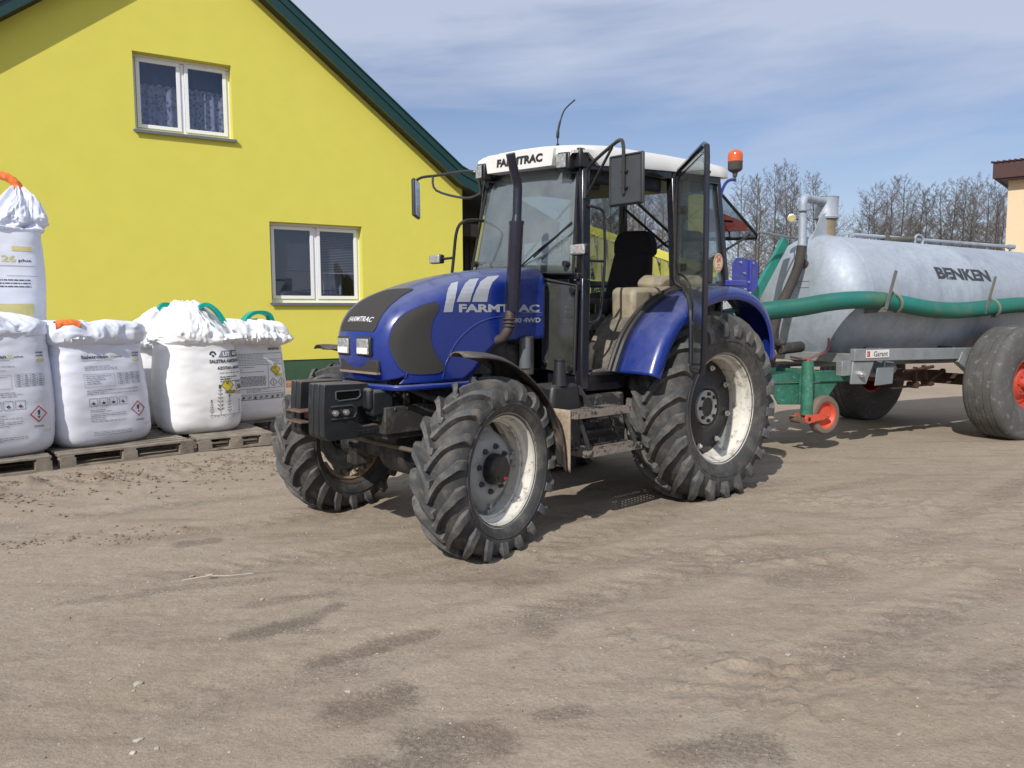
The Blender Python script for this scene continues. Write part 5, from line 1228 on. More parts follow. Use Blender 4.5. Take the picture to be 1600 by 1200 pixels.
# antenna
mb = MB(); mb.tube([(1.14, .30, 2.715), (1.14, .30, 2.77)], .012, 8); mb.tube([(1.14, .30, 2.765), (1.14, .30, 2.82), (1.135, .30, 2.87), (1.11, .30, 2.95), (1.06, .30, 3.04), (.955, .30, 3.125)], [.005] * 4 + [.012] * 4 + [.009] * 4 + [.006] * 9, 8, smooth=4); mb.build('antenna', BLACK, tr_)
# beacon
bc = MB(); bx, by = -.79, .60
bc.lathe([(2.70, .0), (2.70, .018), (2.735, .024), (2.75, .052), (2.765, .064), (2.825, .064), (2.83, .067)], (bx, by, 0), 'z', 32); bc.tube([(bx, by, 2.66), (bx, by, 2.71)], .012, 10); bc = bc.build('beacon', mat('beacon_grey_base', (.07, .065, .06), .6), tr_, ang=40)
mb = MB(); mb.lathe([(2.828, .0655), (2.885, .0655), (2.905, .062), (2.922, .050), (2.934, .030), (2.938, .0)], (bx, by, 0), 'z', 32); mb.build('beacon_lens', ORANGE, bc)
mb = MB(); mb.tube([(bx, by, 2.675), (-.72, .58, 2.66), (-.66, .57, 2.60), (-.62, .56, 2.50)], .014, 8, smooth=4); mb.build('beacon_bracket', BLUE, bc)
# mirrors
ARMM = mat('dark_steel_arm', (.06, .06, .062), .35, metal=.5, var=.2)
def mirror(pts, brace, c, sz, yaw):
    mb = MB(); mb.tube(pts, .0125, 8, smooth=6); mb.tube(brace, .010, 8, smooth=4); ar = mb.build('mirror_arm', ARMM, tr_)
    rot = Matrix.Rotation(yaw, 3, 'Z'); mb = MB(); mb.box(c, (.028, sz[0], sz[1]), rot); mh = mb.build('mirror', mat('mirror_shell', (.045, .05, .055), .45, var=.15), ar, bevel=.012)
    mb = MB(); mb.box(Vector(c) - rot @ Vector((.0155, 0, 0)), (.004, sz[0] - .03, sz[1] - .03), rot); mb.build('mirror_glass', mat('mirror_silver', (.8, .8, .8), .04, metal=1), mh, bevel=.001)
    mb = MB(); c2 = Vector(c) + rot @ Vector((.014, 0, 0)); e = .013
    w2, h2 = sz[0] / 2 - e, sz[1] / 2 - e; q = [c2 + rot @ Vector((0, a * w2, b * h2)) for a, b in ((-1, -1), (1, -1), (1, 1), (-1, 1))]; mb.tube(q + q[:1], .008, 6); mb.build('mirror_rim', BLACK, mh)
    mb = MB()
    for z in (-.055, .05): mb.box(c2 + Vector((.012, 0, z)), (.014, .05, .009), rot)
    mb.build('mirror_clamp', BLACK, ar)
mirror([(1.16, .60, 2.33), (1.16, .61, 2.47), (1.19, .68, 2.55), (1.32, .99, 2.618), (1.385, 1.13, 2.628), (1.41, 1.175, 2.58), (1.41, 1.178, 2.48), (1.41, 1.178, 2.27)], [(1.15, .60, 2.34), (1.2, .72, 2.42), (1.32, 1.0, 2.61)], (1.385, 1.185, 2.365), (.275, .335), R_(4))
mirror([(1.17, -.58, 2.50), (1.20, -.58, 2.63), (1.24, -.64, 2.685), (1.28, -1.05, 2.70), (1.30, -1.27, 2.705), (1.30, -1.355, 2.65), (1.30, -1.37, 2.40)], [(1.18, -.57, 2.50), (1.24, -.70, 2.47), (1.29, -1.05, 2.57), (1.29, -1.10, 2.70)], (1.33, -1.30, 2.52), (.26, .335), R_(-44))
for sg in (1, -1):
    y = sg * .83; z = 1.93 if sg > 0 else 1.955; x = 1.48
    mb = MB(); mb.box((x - .03, y, z), (.05, .145, .075)); il = mb.build('indicator_lamp', BLACK, tr_, bevel=.012)
    mb = MB(); mb.box((x, y, z), (.022, .138, .07)); mb.build('lens', LENS, il, bevel=.012)
    mb = MB(); mb.box((x + .004, y + .03, z), (.016, .026, .028)); mb.build('amber_bulb', ORLENS, il, bevel=.008)
    mb = MB()
    if sg > 0: mb.tube([(x - .05, y, z), (1.35, .74, z - .01), (1.22, .62, z - .01)], .011, 8)
    else: mb.tube([(1.17, -.53, 2.27), (1.38, -.50, 2.255), (1.45, -.545, 2.19), (1.45, -.60, 1.97), (1.45, -.64, 1.62), (1.3, -.62, 1.58)], .013, 8, smooth=4); mb.tube([(1.45, -.62, 1.955), (x - .04, y, z)], .011, 8)
    mb.build('lamp_bracket', BLACK, il)
# grab handle on the front post
mb = MB(); mb.tube([(1.13, .60, 2.28), (1.02, .635, 2.26), (.995, .64, 2.18), (1.0, .655, 1.9), (1.035, .66, 1.6), (1.08, .665, 1.45), (1.20, .65, 1.42)], .011, 8, smooth=5); mb.tube([(1.0, .65, 1.88), (1.16, .61, 1.88)], .010, 8); cab(mb, 'grab_handle', BLACKG)
# open door
D0 = Vector((.10, .635, 0)); DE = Vector((.674, .738, 0))
def dp(s, z, o=0): return D0 + DE * s + Vector((-DE.y, DE.x, 0)) * o + Vector((0, 0, z))
OUT = [(0, 1.78), (0, 2.50), (.02, 2.60), (.08, 2.635), (.95, 2.655), (1.02, 2.63), (1.035, 2.56), (1.045, 2.0), (1.04, 1.5), (1.015, 1.12), (.985, 1.075), (.68, 1.065), (.635, 1.10), (.62, 1.30), (.60, 1.50), (.52, 1.62), (.35, 1.69), (.06, 1.735)]
door = MB(); ring = [dp(*p) for p in OUT]
door.tube([p for p in ring] + ring[:1], .021, 8); door.tube([dp(.04 + s * .92, z - .05 if z > 2.3 else (z + .05 if z < 1.9 else z)) for s, z in (OUT[:12] + [(.70, 1.075), (.68, 1.52), (.55, 1.66), (.35, 1.72), (.06, 1.76)]) + OUT[:1]], .009, 6)
door = door.build('cab_door', BLACKG, tr_)
mb = MB(); mb.add([dp(*p) for p in OUT], [tuple(range(len(OUT)))]); mb.build('door_glass', GLD, door, smooth=False, solid=.005, tri=True)
mb = MB(); mb.box(dp(.955, 1.78, .03), (.16, .05, .17), Matrix.Rotation(math.atan2(DE.y, DE.x), 3, 'Z')); mb.build('door_lock', BLACK, door, bevel=.01)
mb = MB(); mb.tube([dp(.06, 1.74, .02), dp(.3, 1.76, .05), dp(.66, 1.80, .06), dp(.72, 1.76, .06), dp(.72, 1.5, .06), dp(.74, 1.22, .06), dp(.70, 1.16, .06), dp(.62, 1.14, .03)], .013, 8, smooth=3); mb.build('door_handle', BLACKG, door)
mb = MB()
for z in (2.32, 1.86): mb.box(dp(.05, z, .02), (.10, .05, .06), Matrix.Rotation(math.atan2(DE.y, DE.x), 3, 'Z')); mb.tube([dp(.10, z - .03, .04), dp(.10, z + .03, .04)], .025, 10)
mb.tube([dp(.75, 2.60, .04), dp(.78, 2.55, .05), dp(.80, 2.48, .05), dp(.93, 2.47, .04)], .014, 8, smooth=3); mb.build('door_hinge', BLACK, door)
# round sticker on the rear side window
mb = MB(); c = Vector((-.53, .612, 1.93))
decal(mb, *disc2(0, 0, .072, 28, 1.15), lambda a, b: (c.x - a, c.y + .006, c.z + b), (0, 0), 0); mb2 = MB()
V, F = text2d('24', .062, .05, .03); decal(mb2, V, F, lambda a, b: (c.x - a, c.y + .009, c.z + b), (-.031, .005)); ringp = [(.064 * C_(t * PI / 14), .074 * S_(t * PI / 14)) for t in range(28)]
decal(mb2, *frame2d(ringp, .005), lambda a, b: (c.x - a, c.y + .009, c.z + b)); decal(mb2, *rect2d(.05, .006), lambda a, b: (c.x - a, c.y + .009, c.z + b), (-.025, -.02)); decal(mb2, *rect2d(.06, .006), lambda a, b: (c.x - a, c.y + .009, c.z + b), (-.03, -.045))
stk = cab(mb, 'round_sticker', mat('cream_sticker', (.72, .60, .42), .6), recalc=False, smooth=False); mb2.xf(cabx).build('sticker_print', mat('red_print', (.55, .12, .05), .6), stk, recalc=False, smooth=False)
# opened rear window
H0, H1 = Vector((-.64, 0, 2.60)), Vector((-1.42, 0, 2.20)); hw_ = .50
def rw(u, t): p = H0.lerp(H1, t); return Vector((p.x, u * (hw_ - .02 * t), p.z))
mb = MB(); P = [rw(-1, 0), rw(1, 0), rw(1, .93), rw(.93, 1), rw(-.93, 1), rw(-1, .93)]; mb.add(P, [tuple(range(6))]); rg = cab(mb, 'rear_window', GLR, smooth=False, solid=.006)
mb = MB(); mb.tube(P + P[:1], .016, 8); cab(mb, 'rear_window_frame', BLACK, parent=rg)
mb = MB(); mb.tube([(-.66, .42, 1.95), (-1.3, .44, 2.22)], .012, 8); mb.tube([(-.66, -.42, 1.95), (-1.3, -.44, 2.22)], .012, 8); mb.tube([(-1.25, .25, 2.26), (-1.27, .25, 2.20), (-1.27, -.05, 2.20), (-1.25, -.05, 2.26)], .010, 8); cab(mb, 'rear_window_stay', BLACK, parent=rg)
mb = MB(); mb.tube([(-.95, -.2, 2.47), (-1.0, .0, 2.40), (-1.02, .28, 2.34)], .007, 6); mb.bar((-1.0, -.02, 2.385), (-1.05, .42, 2.33), .01, .02); cab(mb, 'rear_wiper', BLACK, parent=rg)
mb = MB(); mb.prism([(-.955, 2.481), (-1.233, 2.443), (-1.619, 2.385), (-1.622, 2.309), (-.96, 2.254)], .19, .22, 'y'); mb.build('red_panel', mat('dull_red', (.35, .03, .02), .6), tr_, bevel=.004)  # plain flat red plate, seen through the opened rear glass
# blue bracket plate behind the fender
mb = MB(); mb.prism([(-.94, 1.72), (-.94, 1.95), (-.99, 2.0), (-1.13, 2.005), (-1.20, 1.985), (-1.32, 2.0), (-1.375, 1.95), (-1.375, 1.75), (-1.30, 1.69), (-1.0, 1.685)], .49, .502, 'y'); mb.box((-1.22, .51, 1.85), (.015, .02, .30)); bp = mb.build('blue_bracket_plate', BLUED, tr_, bevel=.003)
mb = MB()
for x, z in ((-1.06, 1.96), (-1.27, 1.96), (-1.13, 1.86), (-1.2, 1.78), (-1.15, 1.71)): mb.tube([(x, .50, z), (x, .515, z)], .012, 8)
mb.build('plate_bolt', STEEL, bp); mb = MB(); mb.bar((-1.15, .47, 1.0), (-1.15, .47, 1.75), .06, .03, upv=(1, 0, 0)); mb.bar((-1.15, .47, 1.0), (-.6, .40, .95), .06, .05); mb.build('plate_post', UNDER, bp)
mb = MB(); mb.box((-.78, .60, 1.755), (.28, .16, .05)); mb.build('fender_tail_box', BLUED, tr_, bevel=.006)
# ---- rear fenders
FC = catmull([Vector((a, b, 0)) for a, b in ((.925, 1.045), (.86, 1.185), (.765, 1.335), (.60, 1.485), (.35, 1.615), (.10, 1.685), (-.15, 1.705), (-.40, 1.665), (-.61, 1.555), (-.735, 1.40), (-.79, 1.22), (-.79, 1.08))], 5)
def fsec(i, y, dn): p = FC[i]; t = (FC[min(i + 1, len(FC) - 1)] - FC[max(i - 1, 0)]).normalized(); o_ = Vector((-t.y, t.x)); return (p.x + o_.x * dn, y, p.y + o_.y * dn)
for sg in (1, -1):
    mb = MB(); S = [(.70, .0), (.80, -.006), (.92, -.003), (1.00, .006), (1.035, .022), (1.052, .05), (1.058, .085), (1.050, .105), (1.045, .108)]
    for i in range(len(FC)):
        mb.v += [tuple((lambda q: (q[0], sg * q[1], q[2]))(fsec(i, y, dn))) for y, dn in S]
    k = len(S); mb.f = [(i * k + j, i * k + j + 1, (i + 1) * k + j + 1, (i + 1) * k + j) for i in range(len(FC) - 1) for j in range(k - 1)]; mb.m = [0] * len(mb.f)
    fd = mb.build('rear_fender', BLUE, tr_, ang=60, solid=.006)
    mb = MB(); mb.tube([fsec(i, sg * .695, -.008) for i in range(0, 30)], .026, 8); mb.tube([fsec(i, sg * .655, -.018) for i in range(0, 30)], .022, 8); mb.build('rubber_edge', BLACK, fd)
    mb = MB()   # inner arch inside the cab
    for i in range(0, 36):
        mb.v += [tuple((lambda q: (q[0] - .0, sg * q[1], q[2] - .01))(fsec(i, y, .012))) for y in (.68, .50, .33)]
    mb.f = [(i * 3 + j, i * 3 + j + 1, (i + 1) * 3 + j + 1, (i + 1) * 3 + j) for i in range(35) for j in range(2)]; mb.m = [0] * len(mb.f)
    for i in range(35):
        a, b = fsec(i, sg * .33, .012), fsec(i + 1, sg * .33, .012); mb.add([a, b, (b[0], b[1], 1.0), (a[0], a[1], 1.0)], [(0, 1, 2, 3)])
        a, b = fsec(i, sg * .68, .02), fsec(i + 1, sg * .68, .02); mb.add([a, b, (b[0], b[1], max(.9, 1.45 - abs(b[0]) * .3)), (a[0], a[1], max(.9, 1.45 - abs(a[0]) * .3))], [(0, 1, 2, 3)])
    mb.build('inner_arch', GREYM, fd, ang=60)
# ---- seat and controls
mb = MB(); mb.box((.25, -.02, 1.30), (.40, .36, .40)); 
for z in (1.16, 1.22, 1.28, 1.34): mb.box((.25, -.02, z), (.46, .44, .018))
cab(mb, 'seat_base', mat('seat_bellows', (.05, .045, .04), .8, var=.3, dirt=((.25, .21, .16), 10, .5, .7)), bevel=.02)
mb = MB(); mb.box((.22, -.02, 1.53), (.50, .50, .13)); ct = cab(mb, 'seat_cushion', SEATM, bevel=.045)
mb = MB(); vs = []
for i in range(9):
    f_ = i / 8; hw2 = .255 - .035 * f_ - .02 * f_ * f_; x = -.06 - .10 * f_; z = 1.55 + .46 * f_; th = .055
    mb.v += [(x + th, -hw2 - .02, z), (x + th + .012, -.02, z), (x + th, hw2 - .02, z), (x - th, hw2 - .04, z), (x - th, -hw2, z)]
mb.f = [(i * 5 + j, i * 5 + (j + 1) % 5, (i + 1) * 5 + (j + 1) % 5, (i + 1) * 5 + j) for i in range(8) for j in range(5)] + [(0, 1, 2, 3, 4), (40, 41, 42, 43, 44)]; mb.m = [0] * len(mb.f)
cab(mb, 'seat_back', SEATM, bevel=.03)
mb = MB(); P = [(-.24, 1.99), (-.235, 2.10), (-.19, 2.185), (-.13, 2.20), (.08, 2.20), (.14, 2.185), (.185, 2.10), (.19, 1.99), (.14, 1.965), (-.19, 1.965)]; mb.prism(P, -.24, -.11, 'x'); cab(mb, 'headrest', SEATM, bevel=.03)
mb = MB(); mb.prism([(.60, 1.40), (.60, 1.67), (.56, 1.69), (.30, 1.70), (-.2, 1.74), (-.2, 1.45)], .36, .60, 'y'); mb.prism([(.22, 1.69), (.20, 1.76), (.13, 1.80), (-.05, 1.80), (-.2, 1.78), (-.2, 1.69)], .30, .56, 'y'); cab(mb, 'side_console', BEIGE, bevel=.045)
mb = MB(); mb.box((1.08, 0, 1.45), (.26, .50, .72)); mb.box((1.02, 0, 1.80), (.2, .42, .10)); cab(mb, 'dashboard', BLACK, bevel=.04)
mb = MB(); cw = Vector((.80, 0, 1.80)); ax_ = Vector((-.55, 0, .83)).normalized(); e1 = Vector((0, 1, 0)); e2 = ax_.cross(e1); mb.tube([cw + (e1 * C_(t * PI / 16) + e2 * S_(t * PI / 16)) * .20 for t in range(33)], .016, 8, cap=False); mb.tube([cw - ax_ * .02, Vector((1.0, 0, 1.5))], .03, 8)
for t in (0, 2.1, 4.2): mb.tube([cw, cw + (e1 * C_(t) + e2 * S_(t)) * .20], .012, 6)
cab(mb, 'steering_wheel', BLACK)
mb = MB(); mb.tube([(.70, .22, 1.05), (.66, .22, 1.35), (.60, .22, 1.5)], .01, 6); mb.tube([(.60, .22, 1.48), (.59, .22, 1.55)], .022, 8); cab(mb, 'lever', BLACK)
mb = MB(); mb.tube([(.75, -.22, 1.05), (.70, -.22, 1.5)], .01, 6); cab(mb, 'lever', BLACK)
# struts across the far side window and rear
mb = MB(); mb.tube([(-.6, -.50, 2.45), (-.58, .0, 2.10), (-.60, .12, 2.02)], .014, 8); cab(mb, 'inner_strut', BLACK); mb = MB(); mb.tube([(.9, -.56, 1.75), (.05, -.57, 2.5)], .010, 8); cab(mb, 'inner_strut', BLACK)
# ---- steps, tank
def tread(x0, x1, y0, y1, z):
    mb = MB(); mb.box(((x0 + x1) / 2, y1, z), (x1 - x0, .018, .045)); mb.box(((x0 + x1) / 2, y0, z), (x1 - x0, .018, .045)); mb.box((x0, (y0 + y1) / 2, z), (.018, y1 - y0, .044)); mb.box((x1, (y0 + y1) / 2, z), (.018, y1 - y0, .044))
    for i in range(1, 6): mb.box(((x0 + x1) / 2, y0 + (y1 - y0) * i / 6, z + .014), (x1 - x0, .012, .012))
    n = 15
    for i in range(1, n): mb.box((x0 + (x1 - x0) * i / n, (y0 + y1) / 2, z + .013), (.012 if i % 2 else .018, y1 - y0, .011))
    return mb
STEPM = mat('worn_step_steel', (.27, .235, .20), .6, metal=.3, var=.3, vs=14, dirt=((.03, .028, .026), 14, .48, .6))
FRM = mat('worn_black_frame', (.035, .034, .033), .6, var=.3, dirt=((.22, .20, .17), 14, .56, .66))
st_ = MB(); st_.bar((1.56, .92, .80), (1.47, .95, .52), .03, .012, upv=(0, 1, 0)); st_.bar((1.10, .92, .80), (.97, .95, .52), .03, .012, upv=(0, 1, 0)); st_.bar((1.56, .78, .80), (1.47, .80, .52), .03, .012, upv=(0, 1, 0)); st_.bar((1.10, .78, .80), (.97, .80, .52), .03, .012, upv=(0, 1, 0)); st_.bar((1.30, .80, .80), (1.30, .66, .95), .06, .012, upv=(1, 0, 0)); st_.bar((1.2, .5, .70), (1.25, .80, .72), .10, .02)
st_ = st_.build('step_frame', FRM, tr_)
tread(1.05, 1.61, .76, .95, .80).build('step_tread', STEPM, st_, smooth=False); tread(.935, 1.52, .78, .965, .525).build('step_tread', STEPM, st_, smooth=False)
mb = MB(); mb.box((1.10, .55, .72), (.62, .26, .34)); mb.box((.95, .60, .60), (.3, .2, .22)); mb.tube([(.85, .72, .62), (1.3, .72, .62)], .03, 10); mb.build('tool_box', FRM, tr_, bevel=.02)
mb = MB(); mb.prism([(1.66, 1.0), (1.40, 1.0), (1.37, .85), (1.36, .50), (1.60, .50), (1.70, .70)], .56, .78, 'y'); tk = mb.build('fuel_tank', BLACK, tr_, bevel=.03)
mb = MB(); mb.lathe([(.99, .055), (1.10, .042), (1.16, .036), (1.165, .040), (1.175, .040), (1.18, .0)], (1.56, .74, 0), 'z', 20); mb.build('filler_neck', BLACK, tk)
# ================================================================== slurry tanker
tk_ = empty('slurry_tanker', (5.34, 10.06, 0), R_(208), label='grey galvanised slurry tanker lettered BENKEN hitched behind the tractor', cat='tanker')
AX0, AZ0, TILT = 2.09, 1.62, .0175
def az_(x): return AZ0 - TILT * (AX0 - x)
def tcyl(x, a, r=.75): return (x, r * C_(a), az_(x) + r * S_(a))      # a measured from the near side upward
mb = MB(); pr = []
for i in range(15):
    a = PI / 2 * i / 14; pr.append((AX0 + .36 * C_(a), .75 * S_(a) ** .8 if i else 0.0))
pr += [(AX0 - .02, .752), (AX0 - .03, .757), (AX0 - .045, .757), (AX0 - .055, .75), (AX0 - 1.96, .75), (AX0 - 1.965, .7515), (AX0 - 1.985, .7515), (AX0 - 1.99, .75), (-1.90, .75)]
for i in range(1, 15):
    a = PI / 2 * i / 14; pr.append((-1.9 - .36 * S_(a), max(.0, .75 * C_(a) ** .8)))
mb.lathe(pr, (0, 0, 0), 'x', 96); mb.xf(lambda v: Vector((v.x, v.y, v.z + az_(v.x))))
tank = mb.build('tank', GALV, tk_, ang=30)
# lettering: stencil letters with a gap across them
def ts(u, v, off=.003):      # u along the tank toward the rear, v arc length up from the side
    a = v / .75; return (AX0 - u, (.75 + off) * C_(a), az_(AX0 - u) + (.75 + off) * S_(a))
mb = MB(); V, F = text2d('BENKEN', 1.02, .155, .045); decal(mb, V, F, ts, (1.20, .275), 0, .04)
mb.build('lettering', mat('black_spray_stencil', (.035, .04, .05), .8, var=.2, dirt=((.30, .33, .36), 11, .56, .66)), tank, recalc=False, smooth=False)
# filler tower and pipework on the front end
mb = MB(); cx = 1.94; mb.lathe([(2.30, .105), (2.565, .105), (2.57, .112)], (cx, 0, 0), 'z', 30); mb.build('tower_sleeve', mat('brown_stained_steel', (.24, .20, .13), .55, metal=.2, var=.15), tank)
mb = MB(); mb.lathe([(2.56, .128), (2.58, .135), (2.60, .124), (2.80, .132), (2.805, .138), (2.80, .115), (2.6, .11)], (cx, 0, 0), 'z', 30)
mb.box((cx - .115, .02, 2.60), (.05, .05, .10)); mb.box((cx - .115, .02, 2.50), (.04, .05, .05)); mb.build('filler_tower', GALV, tank, ang=35)
mb = MB(); mb.prism([(2.12, 2.32), (1.88, 2.34), (2.02, 2.62), (2.10, 2.60), (2.26, 2.30), (2.34, 2.05)], .06, .075, 'y'); mb.build('tower_gusset', GALV, tank)
mb = MB(); mb.tube([(2.52, .18, 2.20), (2.50, .16, 2.62), (2.49, .155, 2.71), (2.43, .13, 2.75), (2.30, .09, 2.755), (1.98, .03, 2.74)], .045, 14, smooth=4)
for z in (2.22, 2.60): mb.lathe([(z, .045), (z, .052), (z + .02, .052), (z + .02, .045)], (2.515, .175, 0), 'z', 16)
mb.build('overflow_pipe', GALV, tank, ang=50)
mb = MB(); mb.tube([(2.52, .18, 2.22), (2.56, .17, 2.0), (2.66, .14, 1.75), (2.80, .12, 1.5), (2.88, .12, 1.2)], [.052, .05, .055, .06, .06], 12, smooth=5); mb.tube([(2.88, .12, 1.28), (2.88, .12, 1.14)], .075, 12); mb.build('rubber_down_pipe', mat('dusty_black_rubber', (.045, .038, .033), .8, var=.25), tank)
mb = MB(); mb.tube([(2.55, .10, 2.31), (3.35, .35, 2.325)], .014, 8); mb.tube([(2.60, .12, 2.33), (2.60, .12, 2.50)], .008, 6); mb.tube([(2.44, .10, 2.52), (2.60, .12, 2.515)], .010, 6); mb.build('gauge_pipe', CHROME, tank)
mb = MB(); g0 = Vector((2.63, .125, 2.52)); mb.tube([g0 - Vector((.012, 0, 0)), g0 + Vector((.012, 0, 0))], .045, 20)
mb = MB(); mb.lathe([(-.02, 0), (-.02, .042), (.018, .045), (.02, .038)], (0, 0, 0), 'y', 24); GR = Matrix.Rotation(R_(-45), 3, 'Z'); mb.xf(lambda v: GR @ v + g0); gg = mb.build('pressure_gauge', STEEL, tank)
mb = MB(); mb.lathe([(.019, 0), (.019, .037)], (0, 0, 0), 'y', 24); mb.xf(lambda v: GR @ v + g0); mb.build('gauge_face', mat('yellowed_dial', (.42, .36, .15), .3), gg)
def dome(y, z, off=0): rr = math.hypot(y, z - AZ0) / .75; s_ = min(1, rr) ** (1 / .8); return (AX0 + .36 * math.sqrt(max(0, 1 - s_ * s_)) + off, y, z)
mb = MB(); p = Vector(dome(.12, 2.02)); mb.tube([p - Vector((.03, 0, 0)), p + Vector((.05, .01, .02))], .05, 16); mb.tube([p + Vector((.045, .01, .02)), p + Vector((.07, .01, .03))], .022, 8); mb.build('sight_plug', mat('dark_plug', (.07, .06, .055), .6), tank)
mb = MB(); P = [dome(a, b, .006) for a, b in ((.06, 1.84), (.22, 1.84), (.22, 1.77), (.06, 1.77))]; mb.tube(P + P[:1], .003, 5); mb.build('type_plate', mat('faint_plate', (.30, .26, .24), .6), tank)
# top rail with swivel handle, lifting eye
mb = MB(); mb.tube([(1.50, .02, 2.40), (.95, .0, 2.40), (-1.70, 0, 2.375), (-1.72, 0, 2.22)], .022, 10); mb.tube([(-1.66, 0, 2.375), (-1.78, 0, 2.375)], .034, 10); mb.build('top_rail', GALV, tank)
mb = MB(); mb.tube([(.86, .03, 2.37), (.45, .05, 2.39)], .032, 10); mb.box((.90, 0, 2.36), (.04, .10, .14)); mb.build('rail_handle', mat('dark_olive_grip', (.10, .10, .075), .7), tank)
mb = MB(); mb.tube([(.36, .03, 2.29), (.38, .03, 2.40), (.31, .03, 2.45), (.22, .03, 2.40), (.25, .03, 2.28)], .014, 8, smooth=5); mb.build('lifting_eye', GALV, tank)
# hose hooks
STRM = mat('galv_dull_strap', (.19, .18, .165), .6, metal=.3)
for x in (2.16, .42):
    mb = MB(); z0 = az_(x); mb.bar((x, .72, z0 - .12), (x - .02, .97, z0 - .10), .05, .012, upv=(1, 0, 0)); mb.bar((x - .02, .965, z0 - .10), (x - .10, 1.01, z0 + .30), .040, .012, upv=(0, 1, 0))
    mb.build('hose_hook', STRM, tank)
# side frame, brackets
mb = MB()
for sg in (1, -1):
    mb.prism([(2.36, .975), (2.36, 1.105), (-1.9, 1.03), (-1.9, .90)], sg * .75 - .03, sg * .75 + .03, 'y')
    mb.prism([(2.36, .97), (2.02, .965), (2.14, .72), (2.38, .73)], sg * .75 - .012, sg * .75 + .012, 'y')
    mb.bar((.55, sg * .75, .97), (.12, sg * .78, .70), .14, .08, upv=(0, 1, 0)); mb.bar((.12, sg * .75, .70), (-.5, sg * .75, .66), .1, .1)
mb.box((2.30, 0, 1.0), (.10, 1.5, .10)); mb.box((-1.5, 0, .92), (.1, 1.5, .1)); mb.box((2.43, .70, .90), (.14, .08, .16))
for x in (1.9, .6, -.9): mb.prism([(-.72, az_(x) - .62), (-.55, az_(x) - .66), (.55, az_(x) - .66), (.72, az_(x) - .62), (.72, az_(x) - .52), (.40, az_(x) - .72), (-.40, az_(x) - .72), (-.72, az_(x) - .52)], x - .02, x + .02, 'x')
chs = mb.build('chassis', GALVD, tk_, bevel=.006)
mb = MB(); mb.tube([(2.25, .76, .835), (2.25, .80, .835)], .035, 6); mb.tube([(2.25, .78, .835), (2.25, .825, .835)], .018, 10); mb.build('pivot_bolt', STEEL, chs)
# maker's plate
mb = MB(); mb.box((2.005, .786, 1.045), (.375, .004, .085)); pl = mb.build('name_plate', mat('white_plate', (.70, .68, .66), .4, var=.05), chs, bevel=.001)
mb = MB(); V, F = text2d('Garant', .23, .058, .015); decal(mb, V, F, lambda a, b: (2.12 - a - .05, .7895, b), (.0, 1.015), 0)
mb.build('plate_lettering', mat('plate_ink', (.07, .06, .06), .6), pl, recalc=False, smooth=False)
mb = MB(); decal(mb, *frame2d([(0, 0), (.05, 0), (.05, .06), (0, .06)], .012), lambda a, b: (2.18 - a, .7895, b), (.0, 1.015), 0); decal(mb, *rect2d(.02, .03), lambda a, b: (2.18 - a, .7895, b), (.02, 1.03), 0); mb.build('plate_emblem', mat('plate_red', (.35, .06, .05), .6), pl, recalc=False, smooth=False)
# brake cylinder and hanging plate
mb = MB(); mb.lathe([(1.45, .0), (1.45, .07), (1.60, .085), (2.0, .085), (2.02, 0)], (0, .55, .86), 'x', 24); mb.xf(lambda v: Vector((v.x + .0, v.y, v.z))); mb.build('brake_cylinder', GALVD, chs, ang=40)
mb = MB(); mb.prism([(1.90, .89), (1.62, .895), (1.64, .70), (1.93, .69)], .70, .712, 'y'); mb.bar((1.78, .70, .88), (1.78, .70, 1.0), .03, .02, upv=(0, 1, 0)); mb.build('hanging_plate', mat('grey_blue_plate', (.22, .25, .27), .5, metal=.3), chs, bevel=.003)
